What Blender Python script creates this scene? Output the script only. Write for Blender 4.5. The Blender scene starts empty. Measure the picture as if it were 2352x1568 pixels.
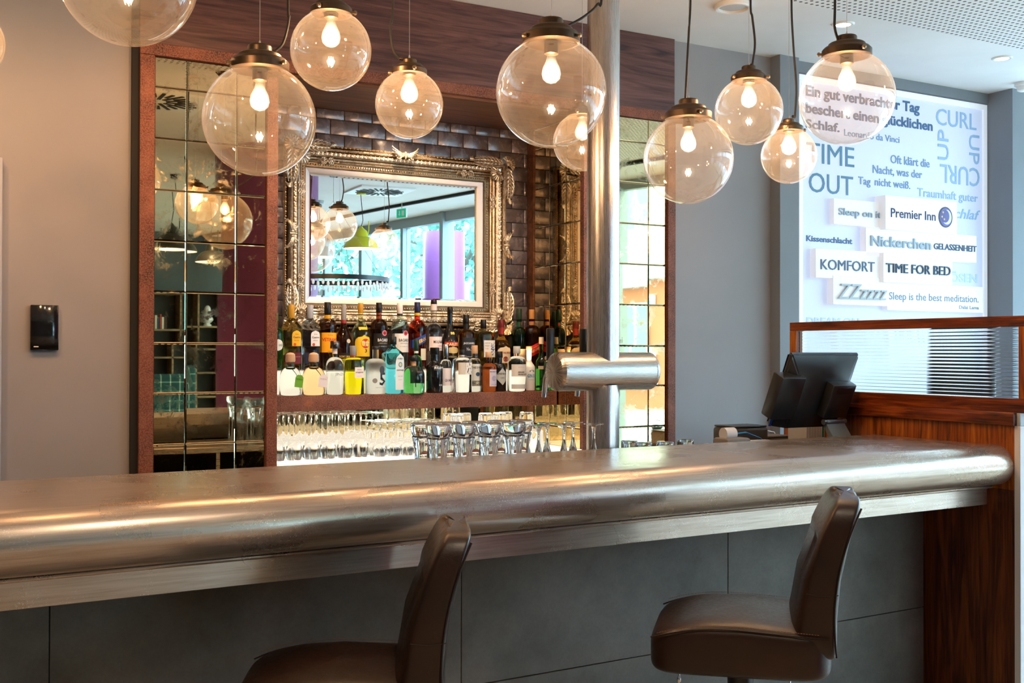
import bpy, bmesh, math, random
import numpy as np
from mathutils import Vector, Matrix
sc = bpy.context.scene
COL = sc.collection
PI = math.pi
R = math.radians
random.seed(7)
# ------------------------------------------------------------------ camera
FPX = 2540.0; CX, CY = 1176.0, 784.0
YAW, PITCH, ROLL, EYE = R(29.31), R(.505), R(.135), 1.5
_f = Vector((math.sin(YAW)*math.cos(PITCH), math.cos(YAW)*math.cos(PITCH), math.sin(PITCH)))
_r = Vector((math.cos(YAW), -math.sin(YAW), 0)); _u = _r.cross(_f)
_r2 = _r*math.cos(ROLL)+_u*math.sin(ROLL); _u2 = -_r*math.sin(ROLL)+_u*math.cos(ROLL)
cam_d = bpy.data.cameras.new('camera'); cam = bpy.data.objects.new('camera', cam_d); COL.objects.link(cam)
cam_d.sensor_width = 36; cam_d.lens = FPX/2352*36; cam_d.clip_start = .05; cam_d.clip_end = 200
M_ = Matrix((_r2, _u2, -_f)).transposed().to_4x4(); M_.translation = (0, 0, EYE)
cam.matrix_world = M_
sc.camera = cam
def at(px, py, X=None, Y=None, Z=None):
    d = _f*FPX+_r2*(px-CX)-_u2*(py-CY)
    t = X/d.x if X is not None else (Y/d.y if Y is not None else (Z-EYE)/d.z)
    return Vector((0, 0, EYE))+d*t
def axial(p): return (Vector(p)-Vector((0, 0, EYE))).dot(_f)
# ------------------------------------------------------------------ world, sun, exposure
w = bpy.data.worlds.new('sky'); sc.world = w; w.use_nodes = True
nt = w.node_tree; bg = nt.nodes['Background']
tc = nt.nodes.new('ShaderNodeTexCoord'); sx = nt.nodes.new('ShaderNodeSeparateXYZ'); cr = nt.nodes.new('ShaderNodeValToRGB')
nt.links.new(tc.outputs['Generated'], sx.inputs[0]); nt.links.new(sx.outputs['Z'], cr.inputs[0])
cr.color_ramp.elements[0].position = 0; cr.color_ramp.elements[0].color = (.64, .83, 1, 1)
cr.color_ramp.elements[1].position = .9; cr.color_ramp.elements[1].color = (.50, .74, 1, 1)
nt.links.new(cr.outputs[0], bg.inputs[0]); bg.inputs[1].default_value = 10
sc.view_settings.view_transform = 'Standard'; sc.view_settings.look = 'None'
sc.view_settings.exposure = 0.78; sc.view_settings.gamma = 1; sc.view_settings.use_curve_mapping = False
cy = sc.cycles
cy.max_bounces = 20; cy.glossy_bounces = 8; cy.transmission_bounces = 16; cy.transparent_max_bounces = 40; cy.diffuse_bounces = 4
cy.caustics_reflective = False; cy.caustics_refractive = False; cy.sample_clamp_indirect = 6; cy.blur_glossy = .3
def light(name, kind, loc, energy, color=(1, 1, 1), size=.1, rot=(0, 0, 0), size_y=None, spot=80, blend=.6):
    l = bpy.data.lights.new(name, kind); l.energy = energy; l.color = color
    if kind == 'AREA':
        l.shape = 'RECTANGLE'; l.size = size; l.size_y = size_y or size
    elif kind == 'SPOT':
        l.spot_size = R(spot); l.spot_blend = blend; l.shadow_soft_size = size
    else: l.shadow_soft_size = size
    o = bpy.data.objects.new(name, l); COL.objects.link(o); o.location = loc; o.rotation_euler = rot
    return o
def aim(p, q): return (Vector(q)-Vector(p)).to_track_quat('-Z', 'Y').to_euler()
# ------------------------------------------------------------------ geometry helpers
def srgb(h):
    h = h.lstrip('#'); v = [int(h[i:i+2], 16)/255 for i in (0, 2, 4)]
    return tuple(c/12.92 if c <= .04045 else ((c+.055)/1.055)**2.4 for c in v)
class MB:
    def __init__(s): s.v = []; s.f = []; s.m = []
    def add(s, v, f, mi=0):
        b = len(s.v); s.v += [tuple(p) for p in v]; s.f += [tuple(i+b for i in q) for q in f]; s.m += [mi]*len(f); return s
    def box(s, x0, x1, y0, y1, z0, z1, b=0, seg=2, mi=0, M=None):
        bm = bmesh.new(); bmesh.ops.create_cube(bm, size=1)
        for v in bm.verts: v.co = Vector(((x0+x1)/2+v.co.x*(x1-x0), (y0+y1)/2+v.co.y*(y1-y0), (z0+z1)/2+v.co.z*(z1-z0)))
        if b: bmesh.ops.bevel(bm, geom=bm.edges[:], offset=b, segments=seg, affect='EDGES', profile=.5)
        return s.bm(bm, M, mi)
    def bm(s, bm, M=None, mi=0):
        if M is not None: bmesh.ops.transform(bm, matrix=M, verts=bm.verts)
        bm.verts.index_update()
        s.add([v.co[:] for v in bm.verts], [[v.index for v in f.verts] for f in bm.faces], mi); bm.free(); return s
    def lathe(s, prof, n=32, c=(0, 0, 0), axis='z', cap=True, mi=0, M=None, se=None):
        """prof [(z, r)]; se: list of superellipse exponents"""
        V = []
        for k, (z, r) in enumerate(prof):
            e = 2.0 if se is None else se[k]
            for i in range(n):
                t = 2*PI*i/n; cx_, sy_ = math.cos(t), math.sin(t)
                q = (abs(cx_)**e+abs(sy_)**e)**(-1/e) if e != 2 else 1
                p = (r*q*cx_, r*q*sy_, z)
                if axis == 'x': p = (p[2], p[0], p[1])
                elif axis == 'y': p = (p[1], p[2], p[0])
                V.append(Vector(p))
        F = []
        m = len(prof)
        for k in range(m-1):
            for i in range(n):
                j = (i+1) % n; F.append((k*n+i, k*n+j, (k+1)*n+j, (k+1)*n+i))
        if cap:
            if prof[0][1] > 1e-6: F.append(tuple(reversed(range(n))))
            if prof[-1][1] > 1e-6: F.append(tuple((m-1)*n+i for i in range(n)))
        if M is not None: V = [M @ p for p in V]
        s.add([p+Vector(c) for p in V], F, mi); return s
    def tube(s, pts, r, n=8, close=False, cap=True, mi=0, flat=1.0, up=None):
        pts = [Vector(p) for p in pts]; m = len(pts)
        rr = r if isinstance(r, (list, tuple)) else [r]*m
        V = []; T0 = None; N = None
        for k in range(m):
            a = pts[(k-1) % m] if close or k else pts[0]; b = pts[(k+1) % m] if close or k < m-1 else pts[-1]
            T = (b-a); T = T.normalized() if T.length > 1e-9 else Vector((0, 0, 1))
            if N is None:
                h = Vector(up) if up else (Vector((0, 0, 1)) if abs(T.z) < .9 else Vector((1, 0, 0)))
                N = (h-T*h.dot(T)).normalized()
            else:
                N = N-T*N.dot(T); N = N.normalized() if N.length > 1e-6 else T.orthogonal().normalized()
            B = T.cross(N)
            for i in range(n):
                t = 2*PI*i/n; V.append(pts[k]+N*(rr[k]*flat*math.cos(t))+B*(rr[k]*math.sin(t)))
        F = []
        for k in range(m if close else m-1):
            k2 = (k+1) % m
            for i in range(n):
                j = (i+1) % n; F.append((k*n+i, k*n+j, k2*n+j, k2*n+i))
        if cap and not close: F.append(tuple(reversed(range(n)))); F.append(tuple((m-1)*n+i for i in range(n)))
        s.add(V, F, mi); return s
    def ball(s, c, r, n=8, m=6, sc_=(1, 1, 1), mi=0):
        prof = [(-math.cos(PI*k/m), max(math.sin(PI*k/m), 1e-4)) for k in range(m+1)]
        b = MB().lathe(prof, n)
        s.add([(c[0]+p[0]*r*sc_[0], c[1]+p[1]*r*sc_[1], c[2]+p[2]*r*sc_[2]) for p in b.v], b.f, mi); return s
    def prism(s, poly, a0, a1, axis='x', mi=0):
        """poly of 2-D points extruded along an axis; x: (y,z), y: (x,z), z: (x,y)"""
        def P(a, p): return {'x': (a, p[0], p[1]), 'y': (p[0], a, p[1]), 'z': (p[0], p[1], a)}[axis]
        n = len(poly); V = [P(a0, p) for p in poly]+[P(a1, p) for p in poly]
        F = [tuple(range(n)), tuple(reversed(range(n, 2*n)))]+[(i, i+n, (i+1) % n+n, (i+1) % n) for i in range(n)]
        s.add(V, F, mi); return s
    def xf(s, M): s.v = [tuple(M @ Vector(p)) for p in s.v]; return s
    def mesh(s, name, mats, smooth=True, ang=38, fix=True):
        me = bpy.data.meshes.new(name); me.from_pydata(s.v, [], s.f)
        for m in (mats if isinstance(mats, (list, tuple)) else [mats]): me.materials.append(m)
        if any(s.m): me.polygons.foreach_set('material_index', s.m)
        if fix:
            b = bmesh.new(); b.from_mesh(me); bmesh.ops.recalc_face_normals(b, faces=b.faces); b.to_mesh(me); b.free()
        if smooth:
            me.polygons.foreach_set('use_smooth', [True]*len(me.polygons)); me.set_sharp_from_angle(angle=R(ang))
        me.update(); return me
def thing(name, label, cat, loc=(0, 0, 0), rotz=0, group=None):
    o = bpy.data.objects.new(name, None); COL.objects.link(o); o.empty_display_size = .05
    o.location = loc; o.rotation_euler = (0, 0, rotz); o['label'] = label; o['category'] = cat
    if group: o['group'] = group
    return o
def wmat(o):
    M = o.matrix_basis.copy()
    return (wmat(o.parent) @ M) if o.parent else M
def part(name, mb, mat, parent=None, world=False, label=None, smooth=True, ang=38, kind=None, fix=True, mesh=None, loc=None):
    me = mesh or mb.mesh(name, mat, smooth, ang, fix)
    o = bpy.data.objects.new(name, me); COL.objects.link(o)
    if parent is not None:
        o.parent = parent
        if world:
            me.transform(wmat(parent).inverted())
    if loc is not None: o.location = loc
    if label: o['label'] = label
    if kind: o['kind'] = kind
    return o
def solo(name, mb, mat, label, cat, group=None, **k):
    o = part(name, mb, mat, **k); o['label'] = label; o['category'] = cat
    if group: o['group'] = group
    return o
def struct(name, mb, mat, parent=None, **k):
    o = part(name, mb, mat, parent, **k)
    if parent is None: o['kind'] = 'structure'
    return o
def kids(o, _c={}): return [c for c in COL.objects if c.parent == o]
def dup(o, loc=None, rotz=None, label=None, group=None, tree=None):
    """tree = (obj, [children trees]) captured once"""
    def cp(t, par):
        c = t[0].copy(); COL.objects.link(c); c.parent = par
        for k in t[1]: cp(k, c)
        return c
    r = cp(tree, None)
    if loc is not None: r.location = loc
    if rotz is not None: r.rotation_euler = (0, 0, rotz)
    if label: r['label'] = label
    if group: r['group'] = group
    return r
def tree_of(o): return (o, [tree_of(c) for c in kids(o)])
# text ---------------------------------------------------------------
_tc = {}
def text_raw(s, res=2, bold=0, shear=0):
    key = (s, res, bold, shear)
    if key not in _tc:
        c = bpy.data.curves.new('t', 'FONT'); c.body = s; c.resolution_u = res; c.offset = bold; c.shear = shear
        o = bpy.data.objects.new('t', c); me = bpy.data.meshes.new_from_object(o)
        V = np.array([v.co[:] for v in me.vertices]); F = [tuple(p.vertices) for p in me.polygons]
        if bold == 0 or True:
            used = sorted({i for f in F for i in f}); mp = {a: b for b, a in enumerate(used)}
            V = V[used]; F = [tuple(mp[i] for i in f) for f in F]
        bpy.data.objects.remove(o); bpy.data.curves.remove(c); bpy.data.meshes.remove(me)
        _tc[key] = (V, F)
    return _tc[key]
def text_mb(s, x0, x1, z0, cap, fn, bold=0, depth=0, res=2, shear=0, asc=None):
    """text between x0..x1, baseline z0, capital height cap; fn maps (x, z, out)->xyz"""
    V, F = text_raw(s, res, bold, shear)
    H = .73 if asc is None else asc
    a, b = V[:, 0].min(), V[:, 0].max()
    P = [(x0+(v[0]-a)/(b-a)*(x1-x0), z0+v[1]/H*cap) for v in V]
    m = MB()
    if not depth: m.add([fn(p[0], p[1], 0) for p in P], F)
    else:
        n = len(P); E = {}
        for f in F:
            for i in range(len(f)):
                e = (f[i], f[(i+1) % len(f)])
                if (e[1], e[0]) in E: del E[(e[1], e[0])]
                else: E[e] = 1
        m.add([fn(p[0], p[1], 0) for p in P]+[fn(p[0], p[1], depth) for p in P],
              [tuple(reversed(f)) for f in F]+[tuple(i+n for i in f) for f in F]+[(a_, b_, b_+n, a_+n) for a_, b_ in E])
    return m
# ------------------------------------------------------------------ materials
def pr(name, base=(.5, .5, .5), rough=.5, metal=0, spec=.5, trans=0, ior=1.45, emit=None, es=0, alpha=1, coat=0, cr_=.1, tint=None):
    m = bpy.data.materials.new(name); m.use_nodes = True; b = m.node_tree.nodes['Principled BSDF']
    if isinstance(base, str): base = srgb(base)
    b.inputs['Base Color'].default_value = (*base, 1); b.inputs['Roughness'].default_value = rough
    b.inputs['Metallic'].default_value = metal; b.inputs['Specular IOR Level'].default_value = spec
    b.inputs['Transmission Weight'].default_value = trans; b.inputs['IOR'].default_value = ior
    b.inputs['Coat Weight'].default_value = coat; b.inputs['Coat Roughness'].default_value = cr_
    if emit is not None:
        if isinstance(emit, str): emit = srgb(emit)
        b.inputs['Emission Color'].default_value = (*emit, 1); b.inputs['Emission Strength'].default_value = es
    return m
class N:
    def __init__(s, m): s.m = m; s.t = m.node_tree; s.b = s.t.nodes.get('Principled BSDF')
    def n(s, typ, **k):
        x = s.t.nodes.new('ShaderNode'+typ)
        for a, v in k.items():
            if hasattr(x, a): setattr(x, a, v)
            else: x.inputs[a.replace('_', ' ')].default_value = v
        return x
    def l(s, a, b): s.t.links.new(a, b)
    def co(s, scale=(1, 1, 1), kind='Object', rot=(0, 0, 0)):
        t = s.n('TexCoord'); m = s.n('Mapping'); m.inputs['Scale'].default_value = scale; m.inputs['Rotation'].default_value = rot
        s.l(t.outputs[kind], m.inputs[0]); return m.outputs[0]
    def noise(s, co, scale=5, detail=3, rough=.5, dist=0):
        x = s.n('TexNoise'); x.inputs['Scale'].default_value = scale; x.inputs['Detail'].default_value = detail
        x.inputs['Roughness'].default_value = rough; x.inputs['Distortion'].default_value = dist; s.l(co, x.inputs['Vector']); return x.outputs['Fac']
    def ramp(s, fac, stops):
        x = s.n('ValToRGB'); e = x.color_ramp.elements
        while len(e) < len(stops): e.new(.5)
        for i, (p, c) in enumerate(stops):
            if isinstance(c, str): c = srgb(c)
            if not isinstance(c, (tuple, list)): c = (c, c, c)
            e[i].position = p; e[i].color = (*c, 1)
        s.l(fac, x.inputs[0]); return x.outputs[0]
    def math(s, op, a, b=None, clamp=False):
        x = s.n('Math'); x.operation = op; x.use_clamp = clamp
        for i, q in enumerate((a, b)):
            if q is None: continue
            if isinstance(q, (int, float)): x.inputs[i].default_value = q
            else: s.l(q, x.inputs[i])
        return x.outputs[0]
    def mix(s, f, a, b):
        x = s.n('Mix'); x.data_type = 'RGBA'
        for sock, q in ((x.inputs[0], f), (x.inputs[6], a), (x.inputs[7], b)):
            if isinstance(q, str): q = srgb(q)
            if isinstance(q, (int, float)): sock.default_value = q
            elif isinstance(q, tuple): sock.default_value = (*q, 1)
            else: s.l(q, sock)
        return x.outputs[2]
    def bump(s, h, st=.2, d=.01):
        x = s.n('Bump'); x.inputs['Strength'].default_value = st; x.inputs['Distance'].default_value = d
        s.l(h, x.inputs['Height']); s.l(x.outputs[0], s.b.inputs['Normal']); return x
    def col(s, c): s.l(c, s.b.inputs['Base Color'])
    def rough(s, c): s.l(c, s.b.inputs['Roughness'])
def wood(name, dark, mid, light_, axis='x', rough=.35, scale=1.0, grain=60, knots=0.0):
    m = pr(name, mid, rough); n = N(m)
    s1 = {'x': (1.2, 14, 14), 'y': (14, 1.2, 14), 'z': (14, 14, 1.2)}[axis]
    co = n.co(tuple(v*scale for v in s1)); a = n.noise(co, 1.6, 5, .6, 1.2)
    s2 = {'x': (3, 110, 110), 'y': (110, 3, 110), 'z': (110, 110, 3)}[axis]
    co2 = n.co(tuple(v*scale for v in s2)); b = n.noise(co2, 1.2, 2, .6)
    f = n.math('ADD', n.math('MULTIPLY', a, .75), n.math('MULTIPLY', b, .3))
    n.col(n.ramp(f, [(.36, dark), (.5, mid), (.66, light_)])); n.bump(b, .12, .003)
    return m
def thin_glass(name, tint, refl=.05, dust_haze=.0, haze_col=(.9, .85, .78), rough=0.0, power=3.2, edge=.9):
    m = bpy.data.materials.new(name); m.use_nodes = True; n = N(m); t = n.t; t.nodes.remove(n.b)
    out = t.nodes['Material Output']
    tr = n.n('BsdfTransparent'); tr.inputs[0].default_value = (*tint, 1)
    gl = n.n('BsdfGlossy'); gl.inputs['Roughness'].default_value = rough; gl.inputs[0].default_value = (1, 1, 1, 1)
    lw = n.n('LayerWeight'); lw.inputs[0].default_value = .5
    f = n.math('ADD', n.math('MULTIPLY', n.math('POWER', lw.outputs['Facing'], power), edge), refl, True)
    mx = n.n('MixShader'); n.l(f, mx.inputs[0]); n.l(tr.outputs[0], mx.inputs[1]); n.l(gl.outputs[0], mx.inputs[2])
    last = mx.outputs[0]
    if dust_haze:  # diffuse share mixed into the glass for the bulb-light haze
        df = n.n('BsdfDiffuse'); df.inputs[0].default_value = (*haze_col, 1); tl = n.n('BsdfTranslucent'); tl.inputs[0].default_value = (*haze_col, 1)
        ds = n.n('MixShader'); ds.inputs[0].default_value = .5; n.l(df.outputs[0], ds.inputs[1]); n.l(tl.outputs[0], ds.inputs[2])
        co = n.co((1, 1, 1)); nz = n.noise(co, 12, 6, .75)
        z = n.n('SeparateXYZ'); n.l(co, z.inputs[0])
        d = n.math('MULTIPLY', n.ramp(nz, [(.35, .5), (.7, 1.0)]), dust_haze)
        m2 = n.n('MixShader'); n.l(d, m2.inputs[0]); n.l(last, m2.inputs[1]); n.l(ds.outputs[0], m2.inputs[2]); last = m2.outputs[0]
    n.l(last, out.inputs[0]); return m
# ------------------------------------------------------------------ materials of the room
def paint(name, c, rough=.75):
    m = pr(name, c, rough, spec=.3); n = N(m); co = n.co()
    a = n.noise(co, 1.3, 4, .6); b = n.noise(co, 180, 2)
    base = srgb(c) if isinstance(c, str) else c
    n.col(n.mix(n.ramp(a, [(.3, 0.0), (.75, 1.0)]), tuple(x*.93 for x in base), tuple(min(1, x*1.06) for x in base)))
    n.bump(b, .06, .002); return m
M_wall = paint('grey_wall_paint', (.30, .30, .31))
M_wall2 = paint('grey_pier_paint', (.24, .265, .29))
M_ceil = paint('white_ceiling_paint', (.80, .80, .80))
M_white = pr('white_laminate', (.78, .78, .80), .4)
M_floor = wood('floor_boards', '#8a7258', '#a68c6e', '#bda486', 'x', .4)
M_fascia = wood('dark_oak_laminate', '#301e1c', '#523531', '#6e4c46', 'x', .5)
M_soffit = wood('brown_walnut_laminate', '#4a2a1a', '#6d4228', '#8a5a38', 'x', .4)
M_teak = wood('rosewood_dark', '#2a0f04', '#6a2c0c', '#a24f1a', 'y', .33, 1.2)
M_teakv = wood('rosewood_upright', '#3a1604', '#94480f', '#c4741f', 'z', .33, 1.0)
M_teakd = wood('walnut_end_panel', '#27100a', '#54260f', '#87481b', 'z', .4, 1.0)
def corten():
    m = pr('corten_steel', (.2, .08, .05), .62, spec=.35); n = N(m); co = n.co()
    a = n.noise(co, 7, 6, .65); b = n.noise(co, 160, 4, .7); c = n.noise(co, 2.2, 3)
    k1 = n.ramp(a, [(.3, '#3c1a10'), (.48, '#673224'), (.62, '#7d4a38'), (.74, '#a05a30')])
    k = n.mix(n.ramp(b, [(.42, 0.0), (.6, .6)]), k1, '#96705e'); n.col(k); n.bump(b, .35, .002); return m
M_corten = corten()
def antique():
    m = pr('antique_bronze_mirror', (.6, .5, .32), .025, 1.0); n = N(m); co = n.co()
    a = n.noise(co, 9, 6, .72, .8); b = n.noise(co, 46, 5, .7)
    f = n.math('MULTIPLY', n.ramp(a, [(.50, 0.0), (.66, 1.0)]), n.ramp(b, [(.42, .2), (.6, 1.0)]))
    n.col(n.mix(f, (.77, .63, .37), (.44, .33, .17))); n.rough(n.ramp(f, [(0.0, .012), (1.0, .22)])); return m
M_antique = antique()
M_mirror = pr('silver_mirror_glass', (.86, .93, .93), .0, 1.0)
M_black = pr('black_plastic', (.012, .012, .013), .32)
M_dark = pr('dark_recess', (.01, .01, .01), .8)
M_screw = pr('bronze_screw', (.35, .24, .14), .3, 1.0)
def brushed(name, c, rough=.26, ax=(2, 90, 90), amt=.12):
    m = pr(name, c, rough, 1.0); n = N(m); co = n.co(ax); a = n.noise(co, 3, 3, .6)
    n.rough(n.ramp(a, [(.3, rough-amt*.25), (.7, rough+amt*.4)])); n.bump(a, .012, .0005); return m
M_steel = brushed('brushed_steel', (.56, .53, .50), .27)
M_steelz = brushed('brushed_steel_pole', (.54, .50, .47), .27, (90, 90, 2))
M_chrome = pr('chrome', (.8, .8, .8), .08, 1.0)
def perforated():
    m = pr('perforated_plaster', (.8, .8, .8), .8); n = N(m); co = n.co((1/.036, 1/.036, 1))
    s = n.n('SeparateXYZ'); n.l(co, s.inputs[0])
    fx = n.math('SUBTRACT', n.math('FRACT', s.outputs[0]), .5); fy = n.math('SUBTRACT', n.math('FRACT', s.outputs[1]), .5)
    d = n.math('ADD', n.math('MULTIPLY', fx, fx), n.math('MULTIPLY', fy, fy))
    n.col(n.mix(n.math('LESS_THAN', d, .058), (.80, .80, .80), (.09, .085, .08))); return m
M_perf = perforated()
# ------------------------------------------------------------------ shell
ZC = 3.20
YF, YB = 4.802, 5.376            # face of the back bar unit, back of its niche
YW = 4.83
FAC = [(8.6, 7.0), (7.6, 4.6), (6.75, 2.6), (6.2, .7), (5.85, -1.3), (5.6, -3.3), (5.2, -5.3), (4.8, -7.2)]   # facade line
struct('floor', MB().add([(-5, -8.2, 0), (9, -8.2, 0), (9, 7.2, 0), (-5, 7.2, 0)], [(0, 1, 2, 3)]), M_floor, fix=False)
# ceiling: plain field up to the slot along the facade, perforated field right of the bar
edge = [(x-.75, y) for x, y in FAC]
px0, py1 = 3.0, 4.0
poly = [(-5, -7.2)]+[(-5, 5.6)]+[(edge[0][0]+.5, 5.6)]+edge[1:]
cm = MB(); top = ZC+.12
cm.prism(poly, ZC, top, 'z')
struct('ceiling', cm, M_ceil)
def field(name, x0, x1, y0, y1):
    struct(name, MB().box(x0, x1, y0, y1, ZC-.012, ZC+.0, 0), M_perf)
P1 = MB().prism([(3.4, 1.2), (5.4, 1.2), (6.05, 2.6), (6.55, 4.0), (2.9, 4.0), (2.9, 1.2)][::-1], ZC-.004, ZC+.002, 'z')
struct('ceiling_perforated', P1, M_perf)
struct('ceiling_perforated', MB().box(-1.6, 2.2, 2.9, 4.0, ZC-.004, ZC+.002), M_perf)
# bulkhead and dark slot along the facade
m1, m2 = MB(), MB()
for i in range(len(FAC)-1):
    (a, b), (c, d) = FAC[i], FAC[i+1]
    m1.add([(a-.75, b, ZC-.02), (c-.75, d, ZC-.02), (c+.1, d, ZC-.02), (a+.1, b, ZC-.02), (a-.75, b, ZC+.12), (c-.75, d, ZC+.12), (c+.1, d, ZC+.12), (a+.1, b, ZC+.12)],
           [(0, 1, 2, 3), (4, 5, 6, 7), (0, 1, 5, 4), (2, 3, 7, 6), (1, 2, 6, 5), (0, 3, 7, 4)])
    m2.add([(a-.78, b, ZC-.03), (c-.78, d, ZC-.03), (c-.74, d, ZC-.03), (a-.74, b, ZC-.03), (a-.78, b, ZC+.01), (c-.78, d, ZC+.01), (c-.74, d, ZC+.01), (a-.74, b, ZC+.01)],
           [(0, 1, 2, 3), (4, 5, 6, 7), (0, 1, 5, 4), (2, 3, 7, 6), (1, 2, 6, 5), (0, 3, 7, 4)])
struct('trim_1', m2, M_dark)
struct('ceiling_bulkhead', m1, M_ceil)
# back wall (with the niche cut out: pieces around the unit) and other walls
struct('wall_back', MB().box(-5, 1.49, YW, YW+.12, 0, ZC).box(3.12, 4.42, YW, YW+.12, 0, ZC).box(1.49, 3.12, YW+.01, YW+.12, 2.74, ZC).box(1.35, 1.49, YW+.12, YB+.1, 0, ZC).box(3.14, 3.24, YW+.12, YB+.1, 0, ZC).box(1.49, 3.12, YB+.01, YB+.1, 0, ZC), M_wall)
struct('wall_left', MB().box(-5.1, -5, -7.2, YW, 0, ZC), M_wall)
struct('wall_rear', MB().box(-5, 5, -7.3, -7.2, 0, ZC), paint('slate_blue_rear_paint', (.10, .12, .13)))
# pilasters around the light box
struct('wall_pilaster', MB().box(4.42, 4.564, 4.75, YW+.2, 0, ZC), M_wall2)
struct('wall_recess', MB().box(4.564, 6.30, YW+.06, YW+.2, 0, ZC).box(4.564, 6.30, YW-.03, YW+.06, 3.135, ZC), M_wall2)
struct('wall_pilaster', MB().box(6.285, 6.40, 4.62, YW+.2, 0, ZC-.0).box(6.40, 6.49, 4.68, YW+.2, 0, ZC), M_wall2)
p0 = at(5, 400, Y=YW-.02)
struct('door_1', MB().box(-.55, p0.x, YW-.05, YW, 0, 2.26, .006), pr('grey_door_lining', (.32, .35, .42), .5))
# ------------------------------------------------------------------ facade: windows with frames and panes
M_mull = pr('grey_green_window_frame', (.30, .37, .38), .4)
M_pane = thin_glass('window_glass', (.90, .97, .97), .03, edge=.5, power=4)
kw = 0
def window(a, b, k):
    (x0, y0), (x1, y1) = a, b
    d = Vector((x1-x0, y1-y0, 0)); L = d.length; ang = math.atan2(d.y, d.x)
    root = bpy.data.objects.new('window_%d' % k, None); COL.objects.link(root); root['kind'] = 'structure'
    root.location = (x0, y0, 0); root.rotation_euler = (0, 0, ang)
    fr = MB()
    for z0, z1 in ((.0, .12), (3.06, ZC), (.98, 1.04) if k % 3 == 9 else (.0, .1)): fr.box(0, L, -.05, .05, z0, z1, .006, 1)
    fr.box(0, .07, -.09, .09, 0, ZC, .008, 1).box(L/2-.03, L/2+.03, -.06, .06, 0, 3.07, .006, 1)
    part('frame', fr, M_mull, root)
    part('pane', MB().box(.07, L/2-.03, -.006, .006, .12, 3.06), M_pane, root)
    part('pane', MB().box(L/2+.03, L, -.006, .006, .12, 3.06), M_pane, root)
k = 1
for i in range(len(FAC)-1): window(FAC[i], FAC[i+1], k); k += 1
# bright glazing seen past the right pilaster
struct('wall_right_head', MB().box(6.49, 8.3, 5.35, 5.45, 2.86, ZC), M_ceil)
# ------------------------------------------------------------------ ceiling fittings
M_fit = pr('white_fitting', (.82, .82, .80), .4)
def ring(mb, c, r0, r1, z0, z1, n=40):
    mb.lathe([(z1, r0), (z0+.002, r0), (z0, r0+.004), (z0, r1-.006), (z0+.006, r1), (z1, r1)], n, c, cap=False); return mb
c = at(1684, 12, Z=ZC); t = thing('ceiling_speaker', 'large round white loudspeaker grille set in the ceiling', 'speaker', (c.x, c.y, ZC))
rb = (at(1728, 12, Z=ZC)-at(1640, 12, Z=ZC)).length/2*.97
part('rim', ring(MB(), (0, 0, 0), rb*.78, rb, -.02, 0), M_fit, t); part('grille', MB().lathe([(-.012, rb*.0001), (-.012, rb*.6), (-.006, rb*.78)], 40, cap=False), pr('speaker_mesh', (.55, .55, .55), .6), t)
M_lampglow = pr('downlight_glow', (1, .95, .8), .5, emit=(1, .86, .62), es=6)
for i, (x, y, lb) in enumerate(((1937, 55, 'small round downlight above the largest globe lamp, nearer the perforated ceiling panel'), (2302, 133, 'small round downlight above the illuminated word sign'))):
    c = at(x, y, Z=ZC); t = thing('ceiling_downlight', lb, 'ceiling light', (c.x, c.y, ZC), group='recessed downlights')
    part('rim', ring(MB(), (0, 0, 0), .038, .058, -.008, 0, 28), M_fit, t); part('lens', MB().lathe([(-.004, 1e-4), (-.004, .038)], 24, cap=False), M_lampglow, t)
c = at(2349, 190, Z=ZC); t = thing('smoke_detector', 'white smoke detector on the ceiling near the windows', 'detector', (c.x, c.y, ZC))
part('base', MB().lathe([(0, .05), (-.02, .05), (-.024, .044)], 24), M_fit, t); part('sensor_head', MB().lathe([(-.024, .036), (-.05, .033), (-.056, .02), (-.056, .0001)], 24), M_fit, t)
# swirl ceiling diffusers, mirrored in the bar mirrors
def vent(cx_, cy_, s, rot, label):
    t = thing('ceiling_vent', label, 'vent', (cx_, cy_, ZC), rot, 'square swirl diffusers in the ceiling')
    part('plate', MB().box(-s, s, -s, s, -.018, 0, .004), pr('vent_white', (.85, .87, .86), .4), t)
    b = MB()
    for i in range(24):
        a = i*PI/12; r0, r1 = (.22*s, .86*s) if i % 2 == 0 else (.45*s, .8*s)
        q = Matrix.Rotation(a+.25, 4, 'Z')
        b.box(r0, r1, -.012, .012, -.022, -.017, 0, M=Matrix.Rotation(a, 4, 'Z'))
    part('slots', b, pr('vent_slot_black', (.01, .01, .01), .7), t, kind='stuff')
vent(4.5, -.2, .30, .05, 'square white swirl diffuser in the ceiling, reflected in the ornate mirror')
vent(1.55, 1.95, .30, .0, 'square swirl diffuser in the ceiling, reflected in the left tiled mirror')
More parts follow.
